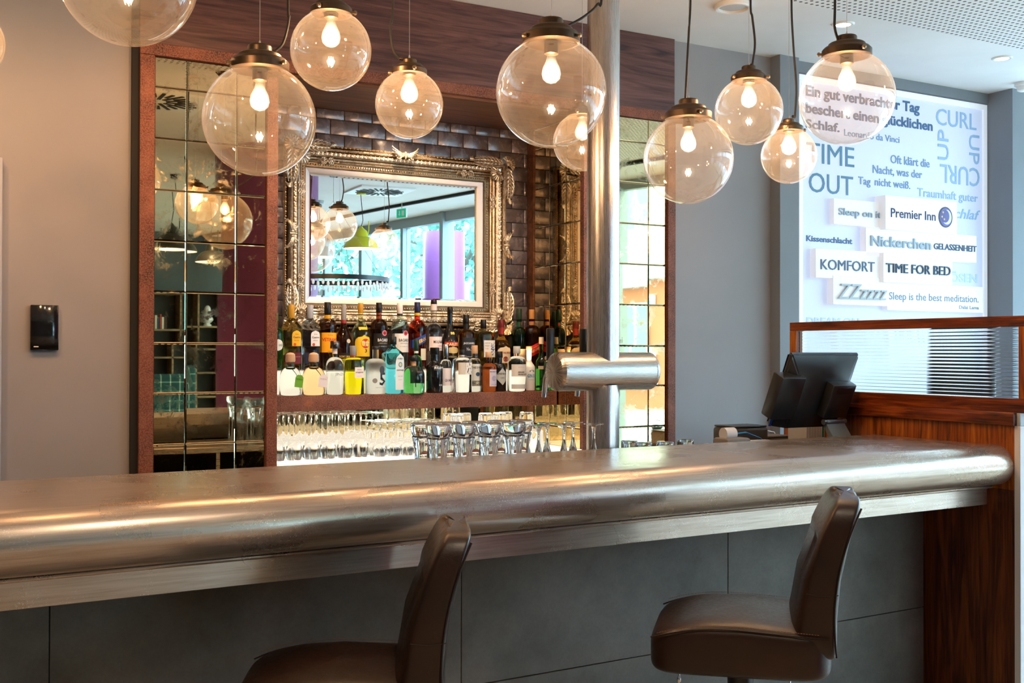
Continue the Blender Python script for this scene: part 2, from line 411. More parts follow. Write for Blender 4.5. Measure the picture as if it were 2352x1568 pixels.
# ------------------------------------------------------------------ things behind the camera, seen in the mirrors
M_purple = pr('purple_column_paint', (.22, .065, .20), .35)
struct('column', MB().lathe([(0, .60), (ZC, .60)], 64, (3.02, .28, 0)), M_purple)
struct('column', MB().lathe([(0, .30), (ZC, .30)], 40, (6.9, -3.6, 0)), M_purple)
M_yel = pr('yellow_lamp_enamel', (.62, .60, .02), .35); M_lin = pr('white_lamp_lining', (.9, .85, .75), .5, emit=(1, .9, .7), es=.8)
M_blk = pr('black_lamp_enamel', (.03, .03, .025), .35); M_gry = pr('grey_lamp_enamel', (.4, .45, .45), .4)
def dome(x, y, zr, r, m, label):
    t = thing('dome_pendant', label, 'pendant lamp', (x, y, zr), group='enamel dome pendants over the lounge')
    s = r/.19
    out = [(0, .19), (.012, .188), (.05, .172), (.095, .135), (.12, .10), (.125, .078), (.185, .066), (.20, .05), (.215, .03), (.24, .012)]
    part('shade', MB().lathe([(z*s, q*s) for z, q in out], 40, cap=False), m, t)
    part('lining', MB().lathe([(z*s, q*s-.003) for z, q in [(0.001, .188), (.05, .168), (.095, .13), (.12, .08), (.12, .0003)]], 40, cap=False), M_lin, t)
    part('bracket', MB().tube([(.07*s, 0, .13*s), (.085*s, 0, .2*s), (.085*s, 0, .3*s)], .006*s), m, t)
    part('cable', MB().tube([(0, 0, .24*s), (.02, 0, (ZC-zr)*.5), (-.01, 0, ZC-zr)], .004), M_black, t)
    part('canopy', MB().lathe([(ZC-zr-.035, .05), (ZC-zr, .055)], 24), m, t)
    light('lamp_glow', 'POINT', (x, y, zr+.06), 2.5, (1, .82, .6), .03)
dome(4.37, -.39, 2.59, .19, M_yel, 'yellow enamel dome pendant reflected in the ornate mirror')
dome(4.22, -1.3, 2.56, .19, M_gry, 'pale grey dome pendant reflected behind a glass globe in the ornate mirror')
dome(2.42, -1.45, 2.50, .17, M_blk, 'black dome pendant, upper one reflected in the left tiled mirror')
dome(2.42, -3.1, 2.56, .19, M_blk, 'black dome pendant, lowest at the edge of the left tiled mirror')
dome(3.12, -3.0, 2.54, .19, M_blk, 'black dome pendant beside the purple column in the left tiled mirror')
# ring chandelier
t = thing('ring_chandelier', 'black hoop chandelier hung with crystal drops, reflected in the ornate mirror', 'chandelier', (3.42, 1.35, 2.13))
part('hoop', MB().lathe([(-.02, .50), (.02, .50), (.02, .485), (-.02, .485), (-.02, .50)], 64, cap=False), M_black, t)
b = MB()
for i in range(72):
    a = i*PI/36; b.ball((.49*math.cos(a), .49*math.sin(a), -.045-.015*(i % 2)), .013, 6, 4, (1, 1, 1.8))
part('crystal_drops', b, pr('crystal', (.9, .95, 1), .05, emit=(.9, .95, 1), es=.15), t, kind='stuff')
part('suspension_wire', MB().tube([(-.48, 0, .02), (0, 0, .7)], .002).tube([(.48, 0, .02), (0, 0, .7)], .002).tube([(0, .48, .02), (0, 0, .7)], .002).tube([(0, 0, .7), (0, 0, ZC-2.13)], .003), M_steel, t)
# green exit sign
t = thing('exit_sign', 'green emergency exit sign hung from the ceiling by the windows', 'sign', (4.95, -.64, 2.98), R(72)); t.scale = (.62, .62, .62)
part('sign_box', MB().box(-.13, .13, -.015, .015, 0, .17, .004), M_white, t)
part('sign_face', MB().box(-.12, .12, -.018, .018, .01, .16), pr('exit_green', (.0, .35, .16), .4, emit=(.0, .5, .25), es=.3), t)
ar = MB()
for sg in (-1, 1):
    ar.prism([(-.055, .13), (-.035, .13), (-.035, .075), (-.02, .075), (-.045, .035), (-.07, .075), (-.055, .075)], sg*.0185, sg*.0205, 'y')
    ar.prism([(.02, .04), (.08, .04), (.08, .13), (.02, .13)], sg*.0185, sg*.0205, 'y')
part('arrow', ar, M_white, t); part('hanger', MB().box(-.005, .005, -.005, .005, .17, ZC-2.93), M_steel, t)
# bookcase with books and bust, wing chair, reading lamp
bc = thing('bookcase', 'dark open bookcase reflected in the left tiled mirror', 'bookcase', (3.15, -7.18, 0))
M_bk = pr('bookcase_back', (.03, .035, .035), .6); M_sh = wood('bookcase_oak', '#4a3826', '#7a6044', '#9a805c', 'x', .5)
part('back_panel', MB().box(0, 1.5, 0, .02, .0, 2.34), M_bk, bc)
for z in (.03, .75, 1.1, 1.45, 1.78, 2.31): part('shelf', MB().box(.02, 1.48, .02, .34, z, z+.025), M_sh, bc)
for x in (0, .45, .8, 1.15, 1.475): part('side_panel', MB().box(x, x+.025, .02, .34, 0, 2.34), M_sh, bc)
random.seed(3)
bx = 3.15+.07
for i in range(6):
    wd = random.uniform(.025, .04); h = random.uniform(.16, .22)
    cl = ['#8a1c14', '#c9c4b4', '#1f2f4a', '#a33a1c', '#d8d2c4', '#40241a'][i]
    nm = ['dark red', 'cream', 'navy', 'rust red', 'off-white', 'dark brown'][i]
    t = thing('book', '%s book on the bookcase shelf, reflected in the left tiled mirror' % nm, 'book', (bx, -6.95, 1.806), group='books in the bookcase')
    part('cover', MB().box(0, wd, -.07, .07, 0, h, .003, 1), pr('book_'+nm.replace(' ', '_'), cl, .6), t)
    part('pages', MB().box(.003, wd-.003, -.068, .067, h-.002, h+.001), M_white, t); bx += wd+.003
t = thing('portrait_bust', 'small white plaster bust on an upper bookcase shelf', 'bust', (4.12, -6.95, 1.806))
part('pedestal', MB().lathe([(0, .06), (.02, .06), (.03, .04), (.05, .04)], 20), M_white, t)
part('shoulders', MB().lathe([(.05, .05), (.09, .085), (.12, .08), (.15, .04), (.18, .033)], 24), M_white, t)
part('head', MB().ball((0, 0, .235), .058, 20, 14, (.82, .95, 1.25)).ball((0, .058, .235), .013, 8, 6, (.8, 1, 1.8)), M_white, t)
def plaid():
    m = pr('green_tartan', (.05, .12, .12), .9); n = N(m); co = n.co((1, 1, 1))
    s = n.n('SeparateXYZ'); n.l(co, s.inputs[0])
    def st(o, f, w_): return n.math('LESS_THAN', n.math('FRACT', n.math('MULTIPLY', o, f)), w_)
    f = n.math('ADD', n.math('MULTIPLY', st(s.outputs[0], 8, .12), .6), n.math('MULTIPLY', st(s.outputs[2], 8, .12), .5))
    n.col(n.ramp(f, [(0.0, '#123a3c'), (.5, '#5f8478'), (1.0, '#c8cfb8')])); return m
t = thing('wing_chair', 'green tartan high-backed armchair in front of the bookcase', 'armchair', (3.3, -5.3, 0))
M_pl = plaid()
part('seat', MB().box(-.33, .33, -.3, .32, .3, .47, .04, 3), M_pl, t); part('backrest', MB().box(-.36, .36, -.42, -.28, .3, 1.24, .05, 3), M_pl, t)
for s in (-1, 1):
    part('arm', MB().box(s*.39-.06, s*.39+.06, -.35, .3, .25, .64, .04, 3), M_pl, t)
    for q in (-.25, .25): part('leg', MB().lathe([(0, .015), (.27, .025)], 10, (s*.3, q, 0)), M_teakd, t)
t = thing('side_table', 'small round dark table carrying a reading lamp', 'table', (2.55, -5.1, 0))
part('table_top', MB().lathe([(.62, .22), (.65, .22)], 32), M_teakd, t); part('leg', MB().lathe([(.0, .14), (.02, .13), (.05, .02), (.62, .02)], 20), M_teakd, t)
t = thing('reading_lamp', 'copper reading lamp glowing beside the tartan chair', 'lamp', (2.55, -5.1, .65))
part('base', MB().lathe([(0, .07), (.015, .07), (.02, .01)], 24), M_black, t); part('arm', MB().tube([(0, 0, .02), (0, 0, .42), (.1, .05, .55)], .007), M_black, t)
M_cop = pr('copper', (.8, .35, .2), .25, 1.0)
part('lamp_shade', MB().lathe([(0, .085), (.05, .075), (.09, .03), (.1, .01)], 24, (.12, .06, .5), cap=False), M_cop, t)
part('bulb', MB().ball((.12, .06, .505), .035, 12, 8), pr('warm_bulb', (1, .9, .7), .5, emit=(1, .78, .45), es=12), t)
# outdoors
M_road = pr('pale_paving', (.5, .5, .5), .9)
struct('ground_outside', MB().add([(5.5, -40, -.05), (60, -40, -.05), (60, 40, -.05), (9.5, 40, -.05)], [(0, 1, 2, 3)]), M_road, fix=False)
def leafmat():
    m = pr('tree_leaves', (.1, .3, .12), .6); n = N(m); co = n.co(); a = n.noise(co, 3, 3)
    n.col(n.ramp(a, [(.35, '#4c7f70'), (.6, '#86b8a4'), (.75, '#cfe6dc')])); return m
M_leaf = leafmat(); M_bark = pr('tree_bark', (.12, .1, .08), .9)
random.seed(11)
def tree(x, y, h, r, label):
    t = thing('street_tree', label, 'tree', (x, y, -.05), group='trees in the street outside')
    tr = MB().tube([(0, 0, 0), (.05, .03, h*.4), (0, 0, h*.75)], [.16, .11, .05], 8)
    for i in range(5):
        a = i*1.26; tr.tube([(0, 0, h*.42), (math.cos(a)*r*.4, math.sin(a)*r*.4, h*.6), (math.cos(a)*r*.7, math.sin(a)*r*.7, h*.72)], [.06, .04, .02], 6)
    part('trunk', tr, M_bark, t)
    lv = MB()
    for i in range(2600):
        u, v, q = random.random()*2*PI, math.acos(random.uniform(-1, 1)), random.random()**.4
        p = Vector((r*q*math.sin(v)*math.cos(u), r*q*math.sin(v)*math.sin(u), h*.66+h*.36*q*math.cos(v)))
        s = random.uniform(.07, .16); a = Vector((random.uniform(-1, 1), random.uniform(-1, 1), random.uniform(-1, 1))).normalized(); b_ = a.orthogonal().normalized()
        lv.add([p-a*s, p+b_*s*.5, p+a*s, p-b_*s*.5], [(0, 1, 2, 3)])
    part('leaves', lv, M_leaf, t, kind='stuff', smooth=False, fix=False)
tree(13.4, -15.8, 6, 1.9, 'leafy street tree outside, reflected in the right part of the ornate mirror')
tree(9.9, -9.5, 6.5, 2.2, 'leafy street tree outside, reflected below the yellow pendant')
tree(8.7, -14.4, 6, 2.0, 'leafy street tree outside, reflected at the left of the ornate mirror')
t = thing('building', 'pale rendered building across the street with a brick ground floor', 'building', (17, -8, -.05))
part('wall', MB().box(0, 4, -14, 12, 3.6, 11), pr('pale_render', (.75, .78, .8), .8), t)
part('ground_floor', MB().box(.05, 4, -14, 12, 0, 3.3), pr('orange_brick_render', (.55, .2, .1), .8), t)
part('cornice', MB().box(-.25, 4, -14, 12, 3.3, 3.6), pr('grey_cornice', (.4, .45, .48), .7), t)
M_fw = pr('far_window_glass', (.12, .25, .27), .15); M_ff = pr('far_window_frame', (.8, .82, .82), .5)
for y in range(-13, 11, 3):
    for z0, z1 in ((.7, 2.9), (4.8, 6.3), (8, 9.5)):
        f = part('window', MB().box(-.06, .02, y, y+1.6, z0, z1).box(-.12, .0, y-.1, y+1.7, z0-.1, z0), M_ff, t)
        part('pane', MB().box(-.075, -.055, y+.1, y+.74, z0+.1, z1-.1).box(-.075, -.055, y+.86, y+1.5, z0+.1, z1-.1), M_fw, f)
t = thing('traffic_light', 'traffic light on the street outside, reflected low in the ornate mirror', 'traffic light', (8.6, -6.4, -.05))
part('post', MB().lathe([(0, .05), (2.6, .05)], 12), M_steel, t); part('signal_box', MB().box(-.12, .12, -.1, .1, 2.0, 2.75, .03, 2), pr('signal_grey', (.25, .2, .25), .5), t)
for i, cc in enumerate(('#c03040', '#806020', '#206040')):
    part('lens', MB().ball((-.10, .08, 2.62-.24*i), .08, 14, 10, (.4, .4, 1)), pr('signal_lens_%d' % i, cc, .3, emit=cc, es=.6 if i == 0 else .05), t)
# welcome lettering on the glass
def glass_text(s, zb, cap, y0, y1):
    # stuck on the outside of the third facade window, reads from the street
    (xa, ya), (xb, yb) = FAC[3], FAC[4]
    def fn(u, z, o):
        q = (u-ya)/(yb-ya); return (xa+(xb-xa)*q-.012, u, z)
    return text_mb(s, y0, y1, zb, cap, fn, bold=.01)
t = thing('window_lettering', 'white welcome lettering on the glass front, reflected in the right tiled mirror', 'lettering', (6.4, 1.5, 1.5))
part('letters', glass_text('Willkommen bei', 1.60, .06, .12, .73), M_white, t, world=True, fix=False)
part('letters', glass_text('Premier Inn', 1.525, .06, .12, .60), M_white, t, world=True, fix=False)
# ------------------------------------------------------------------ back bar unit
Z0 = .88; ZT = 2.744; ZTT = 2.797
XL0, XL1, XN0, XN1, XR0, XR1 = .902, .962, 1.446, 1.495, 3.113, 3.162
XE0, XE1 = 3.655, 3.706
fa = thing('wood_fascia', 'dark brown wood panel above the tiled mirrors and the bottle niche', 'panel', (XL0, YF, ZTT))
part('board', MB().box(XL0, 3.706, YF, YW-.002, ZTT, ZC-.002), M_fascia, fa, world=True)
part('soffit', MB().box(XN1-.002, XR0, YF+.02, YB-.002, ZT-.012, ZT+.006), M_soffit, fa, world=True, label='lighter brown soffit over the niche')
fr = thing('rust_frame', 'rust-coloured steel framing around the mirrors and niche of the back bar', 'frame', (XL0, YF, Z0))
def strip(name, x0, x1, y0, y1, z0, z1, **k): return part(name, MB().box(x0, x1, y0, y1, z0, z1, .0015, 1), M_corten, fr, world=True, **k)
strip('top_rail', XL0, XE1, YF-.012, YW-.004, ZT, ZTT-.001)
for x0, x1 in ((XL0, XL1), (XN0, XN1), (XR0, XR1), (XE0, XE1)): strip('upright', x0, x1, YF-.012, YW-.003, Z0, ZT-.001)
part('edge_shadow_strip', MB().box(XL0-.03, XL0-.001, YF+.004, YW-.003, Z0, ZC-.004), M_dark, fr, world=True, label='black strip standing in for shadow along the left edge')  # dark strip stands in for the frame's shadow on the wall
rows = [.672, .885, 1.10, 1.317, 1.53, 1.749, 1.965, 2.18, 2.397, 2.615, ZT]
random.seed(5)
def tile_x(x0, x1, z0, z1, y, g=.0014):
    """mirror tile facing -y with a ground bevel, each hung a hair out of true"""
    a, b = random.uniform(-.0011, .0011), random.uniform(-.0011, .0011)
    cx_, cz = (x0+x1)/2, (z0+z1)/2; bv = .004
    V = []
    for (x, z, o) in ((x0+g, z0+g, .002), (x1-g, z0+g, .002), (x1-g, z1-g, .002), (x0+g, z1-g, .002), (x0+g+bv, z0+g+bv, 0), (x1-g-bv, z0+g+bv, 0), (x1-g-bv, z1-g-bv, 0), (x0+g+bv, z1-g-bv, 0)):
        V.append((x, y+o+(x-cx_)*a*3+(z-cz)*b*3, z))
    V += [(V[i][0], y+.006, V[i][2]) for i in range(4)]
    F = [(4, 5, 6, 7), (0, 1, 5, 4), (1, 2, 6, 5), (2, 3, 7, 6), (3, 0, 4, 7), (8, 9, 1, 0), (9, 10, 2, 1), (10, 11, 3, 2), (11, 8, 0, 3)]
    return MB().add(V, F)
def mirror_panel(name, label, xs):
    t = thing('tiled_mirror', label, 'mirror', (xs[0], YF+.01, Z0))
    part('backing', MB().box(xs[0], xs[-1], YF+.012, YW-.004, Z0, ZT), M_dark, t, world=True)
    for i in range(len(xs)-1):
        for j in range(1, len(rows)-1 if False else len(rows)):
            if rows[j-1] < Z0-.01: continue
            part('mirror_tile', tile_x(xs[i], xs[i+1], rows[j-1], rows[j], YF+.004), M_antique, t, world=True, smooth=False)
mirror_panel('l', 'tall antiqued bronze mirror of rectangular tiles left of the bottle niche', [XL1, 1.098, 1.313, XN0])
mirror_panel('r', 'tall antiqued bronze mirror of rectangular tiles right of the steel beer tower', [XR1, 3.319, 3.534, XE0])
# side of the niche: mirror tiles facing -x
t = thing('niche_side_mirror', 'bronze mirror tiles lining the right side of the bottle niche', 'mirror', (XR0, 5.1, Z0))
part('backing', MB().box(XR0+.012, XR0+.026, YF+.02, YB-.002, Z0, ZT-.014), M_dark, t, world=True)
ys = [YF+.012, 4.97, 5.135, 5.30]
for i in range(3):
    for j in range(1, len(rows)):
        if rows[j-1] < Z0-.01: continue
        q = tile_x(ys[i], ys[i+1], rows[j-1], min(rows[j], ZT-.014), 0)
        q.v = [(XR0+.004+p[1], p[0], p[2]) for p in q.v]
        part('mirror_tile', q, M_antique, t, world=True, smooth=False)
part('corner_strip', MB().box(XR0-.002, XR0+.012, 5.302, YB-.002, Z0, ZT-.014), M_soffit, t, world=True)
# glazed brick tiles at the back of the niche
M_grout = pr('dark_grout', (.06, .05, .045), .9)
struct('wall_niche', MB().box(XN1, XR0+.02, YB-.004, YB+.01, Z0, ZT), M_grout)
def glaze():
    m = pr('pewter_glazed_tile', (.085, .08, .088), .2, spec=.9, coat=.4, cr_=.15); n = N(m)
    co = n.n('NewGeometry').outputs['Position']; oi = n.n('ObjectInfo')
    a = n.noise(co, 14, 4, .6, .6); g = n.t.nodes.new('ShaderNodeTexCoord')
    k = n.ramp(a, [(.35, '#5c5254'), (.55, '#786e74'), (.72, '#958a8c')])
    k2 = n.mix(n.math('MULTIPLY', oi.outputs['Random'], .22), k, '#3c312c'); n.col(k2)
    n.rough(n.ramp(a, [(.3, .16), (.7, .34)])); b = n.noise(co, 22, 3, .5); n.bump(b, .10, .005)
    n.b.inputs['Metallic'].default_value = .25; return m
M_glaze = glaze()
wn = bpy.data.objects['wall_niche']
vars_ = []
for s in range(3): vars_.append(MB().box(0, .1485, -.001-.0004*s, .006, 0, .0745, .0028, 2).mesh('brick', M_glaze, True, 50))
random.seed(8)
bw, bh = .1515, .0775; z = Z0+.02; r_ = 0
while z < ZT-.02:
    x = XN1-(bw/2 if r_ % 2 else 0)
    while x < XR0-.01:
        if not (z < 1.2):
            o = bpy.data.objects.new('brick', random.choice(vars_)); COL.objects.link(o); o.parent = wn
            x0 = max(x, XN1+.001); x1 = min(x+.1485, XR0-.003)
            o.location = (x0, YB-.008, z); o.scale = ((x1-x0)/.1485, 1, min(1, (ZT-.014-z)/.0745))
            o.rotation_euler = (random.uniform(-.012, .012), 0, random.uniform(-.006, .006))
            if x1-x0 < .02: bpy.data.objects.remove(o)
        x += bw
    z += bh; r_ += 1
# plain dark tiles under the shelf
struct('wall_niche_base', MB().box(XN1, XR0-.002, YB-.012, YB-.004, Z0, 1.2), M_antique)
# shelf and light step
ZS = 1.2875
sh = thing('bottle_shelf', 'thick rust-coloured steel shelf carrying the liquor bottles', 'shelf', (XN1, 5.05, 1.213))
part('board', MB().box(XN1+.001, XR0-.001, 5.05, YB-.013, 1.213, ZS, .001, 1), M_corten, sh, world=True)
part('light_strip', MB().box(XN1+.05, XR0-.08, 5.27, 5.29, 1.2055, 1.2125), pr('led_strip', (1, 1, 1), .5, emit=(1, .84, .58), es=8), sh, world=True, label='warm light strip under the shelf')
ZS2 = 1.404
ls = thing('light_step', 'glowing white step behind the front row of bottles', 'display step', (XN1, 5.19, ZS))
part('diffuser', MB().box(XN1+.003, 2.99, 5.185, YB-.015, ZS+.001, ZS2-.005, .002, 1), pr('glowing_acrylic', (1, 1, 1), .5, emit=(1, .90, .70), es=.48), ls, world=True)
part('glass_top', MB().box(XN1+.003, 2.99, 5.183, YB-.015, ZS2-.005, ZS2), pr('frosted_top', (.8, .8, .75), .2, emit=(1, .9, .7), es=.15), ls, world=True)
# ------------------------------------------------------------------ back counter with lit top
bcn = thing('back_counter', 'stainless back counter under the shelf with a glowing white glass top', 'counter', (XN1, 4.55, 0))
part('cabinet', MB().box(.95, 3.65, 4.22, YF-.02, .0, .84, .004, 1), M_steel, bcn, world=True)
for i in range(5):
    d = part('door', MB().box(.98+i*.53, 1.48+i*.53, 4.20, 4.219, .12, .80, .004, 1), M_steel, bcn, world=True)
ct = part('worktop', MB().box(XN1+.002, XR0-.004, YF-.02, YB-.014, .93, .985, .003, 1), M_steel, bcn, world=True)
part('lit_panel', MB().box(XN1+.01, XR0-.01, YF-.012, YB-.03, .985, .996, .001, 1), pr('lit_ribbed_glass', (1, 1, 1), .35, emit=(1, .86, .66), es=.55), bcn, world=True)
part('ledge', MB().box(.95, 3.65, 4.20, YF-.021, .842, .86, .003, 1), M_steel, bcn, world=True)
# ------------------------------------------------------------------ working counter behind the bar
ZW = 1.0
wc = thing('work_counter', 'stainless working counter behind the bar with drip racks', 'counter', (.2, 3.7, 0))
part('cabinet', MB().box(-1.0, 3.7, 3.47, 3.98, 0, .80, .004, 1), M_steel, wc, world=True)
for i in range(7):
    d = part('drawer_front', MB().box(-.9+i*.65, -.3+i*.65, 3.981, 4.0, .42, .76, .004, 1), M_steel, wc, world=True)
    part('handle', MB().box(-.8+i*.65, -.4+i*.65, 4.001, 4.02, .70, .715), M_chrome, d, world=True)
    part('door', MB().box(-.9+i*.65, -.3+i*.65, 3.981, 4.0, .06, .40, .004, 1), M_steel, wc, world=True)
part('worktop', MB().box(-1.0, 3.72, 3.46, 4.03, .80, .84, .004, 1), M_steel, wc, world=True)
part('raised_shelf', MB().box(.9, 2.5, 3.418, 3.80, ZW-.03, ZW, .003, 1), M_steel, wc, world=True)
part('raised_shelf', MB().box(2.501, 3.72, 3.45, 3.80, ZW-.03, ZW, .003, 1), M_steel, wc, world=True)
for i in range(6): part('shelf_bracket', MB().box(1.0+i*.5, 1.02+i*.5, 3.5, 3.74, .84, ZW-.03), M_steel, wc, world=True)
# ------------------------------------------------------------------ wall keypad
a, b = at(69, 700, Y=YW), at(133, 804, Y=YW)
t = thing('wall_panel', 'glossy black rectangular control panel on the bare wall', 'control panel', (a.x, YW-.02, b.z))
part('casing', MB().box(a.x, b.x, YW-.022, YW-.001, b.z, a.z, .003, 2), pr('black_glass', (.006, .006, .007), .06, coat=.5), t, world=True)
part('status_mark', MB().box(a.x+.012, a.x+.03, YW-.0235, YW-.022, b.z+.012, b.z+.016), M_white, t, world=True)
# ------------------------------------------------------------------ ornate silver mirror
def silver():
    m = pr('aged_silver_gilt', (.62, .53, .44), .36, .8); n = N(m); co = n.co()
    a = n.noise(co, 30, 4, .7); b = n.noise(co, 140, 3, .6)
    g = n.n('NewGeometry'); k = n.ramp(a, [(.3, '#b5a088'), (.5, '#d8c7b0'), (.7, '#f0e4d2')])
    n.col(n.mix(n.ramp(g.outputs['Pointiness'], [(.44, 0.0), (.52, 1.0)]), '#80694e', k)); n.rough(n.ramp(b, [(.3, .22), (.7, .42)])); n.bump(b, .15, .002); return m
M_sil = silver()
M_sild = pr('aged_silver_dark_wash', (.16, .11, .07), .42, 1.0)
M_liner = pr('pale_silver_liner', (.62, .56, .52), .38, .6)
om = thing('ornate_mirror', 'large carved silver rococo mirror hanging on the tiled niche wall', 'mirror', (2.32, 5.366, 1.60))
MX0, MX1, MZ0, MZ1 = 1.700, 2.955, 1.612, 2.540     # outer body
YM = YB-.010
gx0, gx1, gz0, gz1 = 1.826, 2.778, 1.766, 2.394        # glass
# moulding profile: (distance inwards from the glass edge outwards => f 0 at glass .. 1 outside, protrusion)
def frame_mb(prof):
    """prof [(inset u from glass edge outward, protrusion)], mitred ring with separate margins per side"""
    mb = MB(); V = []
    L, Rr, B, T = gx0-MX0, MX1-gx1, gz0-MZ0, MZ1-gz1
    for u, d in prof:
        V += [(gx0-u*L, YM-d, gz0-u*B), (gx1+u*Rr, YM-d, gz0-u*B), (gx1+u*Rr, YM-d, gz1+u*T), (gx0-u*L, YM-d, gz1+u*T)]
    F = []
    for k in range(len(prof)-1):
        for i in range(4):
            j = (i+1) % 4; F.append((k*4+i, k*4+j, k*4+4+j, k*4+4+i))
    return mb.add(V, F)
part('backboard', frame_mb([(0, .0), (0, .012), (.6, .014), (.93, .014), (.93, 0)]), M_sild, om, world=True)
part('liner', frame_mb([(-.03, .018), (-.03, .026), (.03, .031), (.165, .036), (.21, .030)]), M_liner, om, world=True, label='pale inner liner of the frame', ang=20)
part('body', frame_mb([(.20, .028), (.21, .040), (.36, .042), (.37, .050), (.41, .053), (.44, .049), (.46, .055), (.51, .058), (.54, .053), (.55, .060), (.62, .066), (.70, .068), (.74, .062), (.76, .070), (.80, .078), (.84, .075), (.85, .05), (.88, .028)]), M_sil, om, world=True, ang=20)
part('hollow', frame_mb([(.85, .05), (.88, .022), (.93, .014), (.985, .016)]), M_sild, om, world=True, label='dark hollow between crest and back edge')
part('back_edge', frame_mb([(.93, 0), (.93, .022), (.95, .032), (.98, .034), (1.0, .026), (1.0, 0)]), M_sil, om, world=True, ang=20)
def pt(u_side, s, prot):
    """point on side ring: side 0 bottom,1 right,2 top,3 left; u inset fraction, s 0..1 along"""
    side, u = u_side
    L, Rr, B, T = gx0-MX0, MX1-gx1, gz0-MZ0, MZ1-gz1
    x0, x1, z0, z1 = gx0-u*L, gx1+u*Rr, gz0-u*B, gz1+u*T
    if side == 0: return Vector((x0+(x1-x0)*s, YM-prot, z0))
    if side == 1: return Vector((x1, YM-prot, z0+(z1-z0)*s))
    if side == 2: return Vector((x0+(x1-x0)*s, YM-prot, z1))
    return Vector((x0, YM-prot, z0+(z1-z0)*s))
# pearl beading and leaf band
pb, lb_, re_, ro = MB(), MB(), MB(), MB()
for side in range(4):
    Ls = (gx1-gx0 if side in (0, 2) else gz1-gz0)*1.1
    n = int(Ls/.0135)
    for i in range(n+1):
        if .0 <= i/n <= 1: p = pt((side, .29), i/n, .045); pb.ball(p, .0042, 6, 4)
    n = int(Ls/.021)
    for i in range(n):
        p = pt((side, .655), (i+.5)/n, .068); h = side in (0, 2)
        lb_.ball(p, .0085, 7, 5, (1.05, .6, .8) if h else (.8, .6, 1.05))
        p = pt((side, .71), (i+1)/n, .067); lb_.ball(p, .0045, 5, 4, (1, 1, 1))
    n = int(Ls/.009)
    for i in range(n):
        p = pt((side, .965), (i+.5)/n, .033); re_.ball(p, .0055, 5, 4, (.9, .7, 1.0) if i % 2 else (.7, .9, .8))
    # rope on the crest, bowed inwards between corner and centre
    pts = []
    for i in range(97):
        s = i/96; bow = abs(math.sin(2*PI*s)); pts.append(pt((side, .90-.09*bow), s, .078-.006*bow))
    for i in range(96):
        a, b = pts[i], pts[i+1]; d = (b-a)
        q = d.cross(Vector((0, -1, 0))).normalized()*.005
        for j in (0, .5):
            c0 = a+d*j; ro.tube([c0-q-d*.25, c0+Vector((0, -.003, 0)), c0+q+d*.25], [.0012, .0026, .0012], 5)
part('pearl_beading', pb, M_sil, om, world=True, kind='stuff', fix=False)
part('leaf_band', lb_, M_sil, om, world=True, kind='stuff', fix=False)
part('back_edge_carving', re_, pr('rubbed_gilt', (.55, .36, .16), .35, 1.0), om, world=True, kind='stuff', fix=False)
part('rope_moulding', ro, M_sil, om, world=True, kind='stuff', fix=False)
def frond(mb, P, dirn, L, curl, r0, out=.012, n=7, steps=9):
    """one curling tapered lobe in the frame plane starting at P"""
    a = dirn; p = Vector(P); pts = [p.copy()]; rr = [r0*.5]
    for i in range(steps):
        a += curl/steps*(.3+1.4*i/steps); p = p+Vector((math.cos(a), 0, math.sin(a)))*L/steps
        q = p.copy(); q.y -= out*math.sin(PI*(i+1)/steps); pts.append(q); rr.append(r0*(math.sin(PI*min(1, (i+1.2)/(steps+1)))**.6*.9+.1))
    mb.tube(pts, rr, n); mb.ball(pts[-1], r0*.75, 6, 5)
def leaf(mb, P, ang, L, W, nl=6, mir=1, r=.0048, prot=.012):
    """acanthus leaf: spine and paired curling lobes"""
    P = Vector(P); d = Vector((math.cos(ang), 0, math.sin(ang)))
    mb.tube([P, P+d*L*.5+Vector((0, -prot, 0)), P+d*L], [r*1.3, r*1.1, r*.5], 7)
    for i in range(nl):
        t = i/(nl-.3); q = P+d*L*t+Vector((0, -prot*math.sin(PI*t)-.001, 0)); l = W*(.55+.9*math.sin(PI*(t*.75+.18)))*.9
        for s in (-1, 1):
            frond(mb, q, ang+s*1.05, l, -s*1.5, r*(1.05-.35*t), .007, 6, 7)
            frond(mb, q+d*L*.06, ang+s*.55, l*.75, -s*.9, r*(.9-.3*t), .011, 6, 6)
def flower(mb, P, r):
    P = Vector(P)
    for i in range(6):
        a = i*PI/3; c = P+Vector((math.cos(a), 0, math.sin(a)))*r*.62
        mb.tube([c+Vector((math.cos(a+j*PI/3), 0, math.sin(a+j*PI/3)))*r*.36+Vector((0, -.002, 0)) for j in range(6)], r*.13, 5, close=True)
    mb.ball(P+Vector((0, -.003, 0)), r*.3, 7, 5); mb.tube([P+Vector((math.cos(j*PI/4), -.15, math.sin(j*PI/4)))*r*.36 for j in range(8)], r*.09, 5, close=True)
def shell(mb, P, r, ang):
    P = Vector(P)
    for i in range(9):
        a = ang+(i-4)*.36; d = Vector((math.cos(a), 0, math.sin(a)))
        mb.tube([P-d*0, P+d*r*.5+Vector((0, -.016, 0)), P+d*r*.92+Vector((0, -.010, 0)), P+d*r], [r*.05, r*.12, r*.15, r*.07], 7)
    for i in range(22):
        a = ang+(i-10.5)*.215; mb.ball(P+Vector((math.cos(a)*r*1.0, -.009, math.sin(a)*r*1.0)), r*.075, 6, 4)
    mb.ball(P+Vector((0, -.012, 0)), r*.22, 10, 7)
corners = [(gx0, gz0, -1, -1, 'bl'), (gx1, gz0, 1, -1, 'br'), (gx1, gz1, 1, 1, 'tr'), (gx0, gz1, -1, 1, 'tl')]
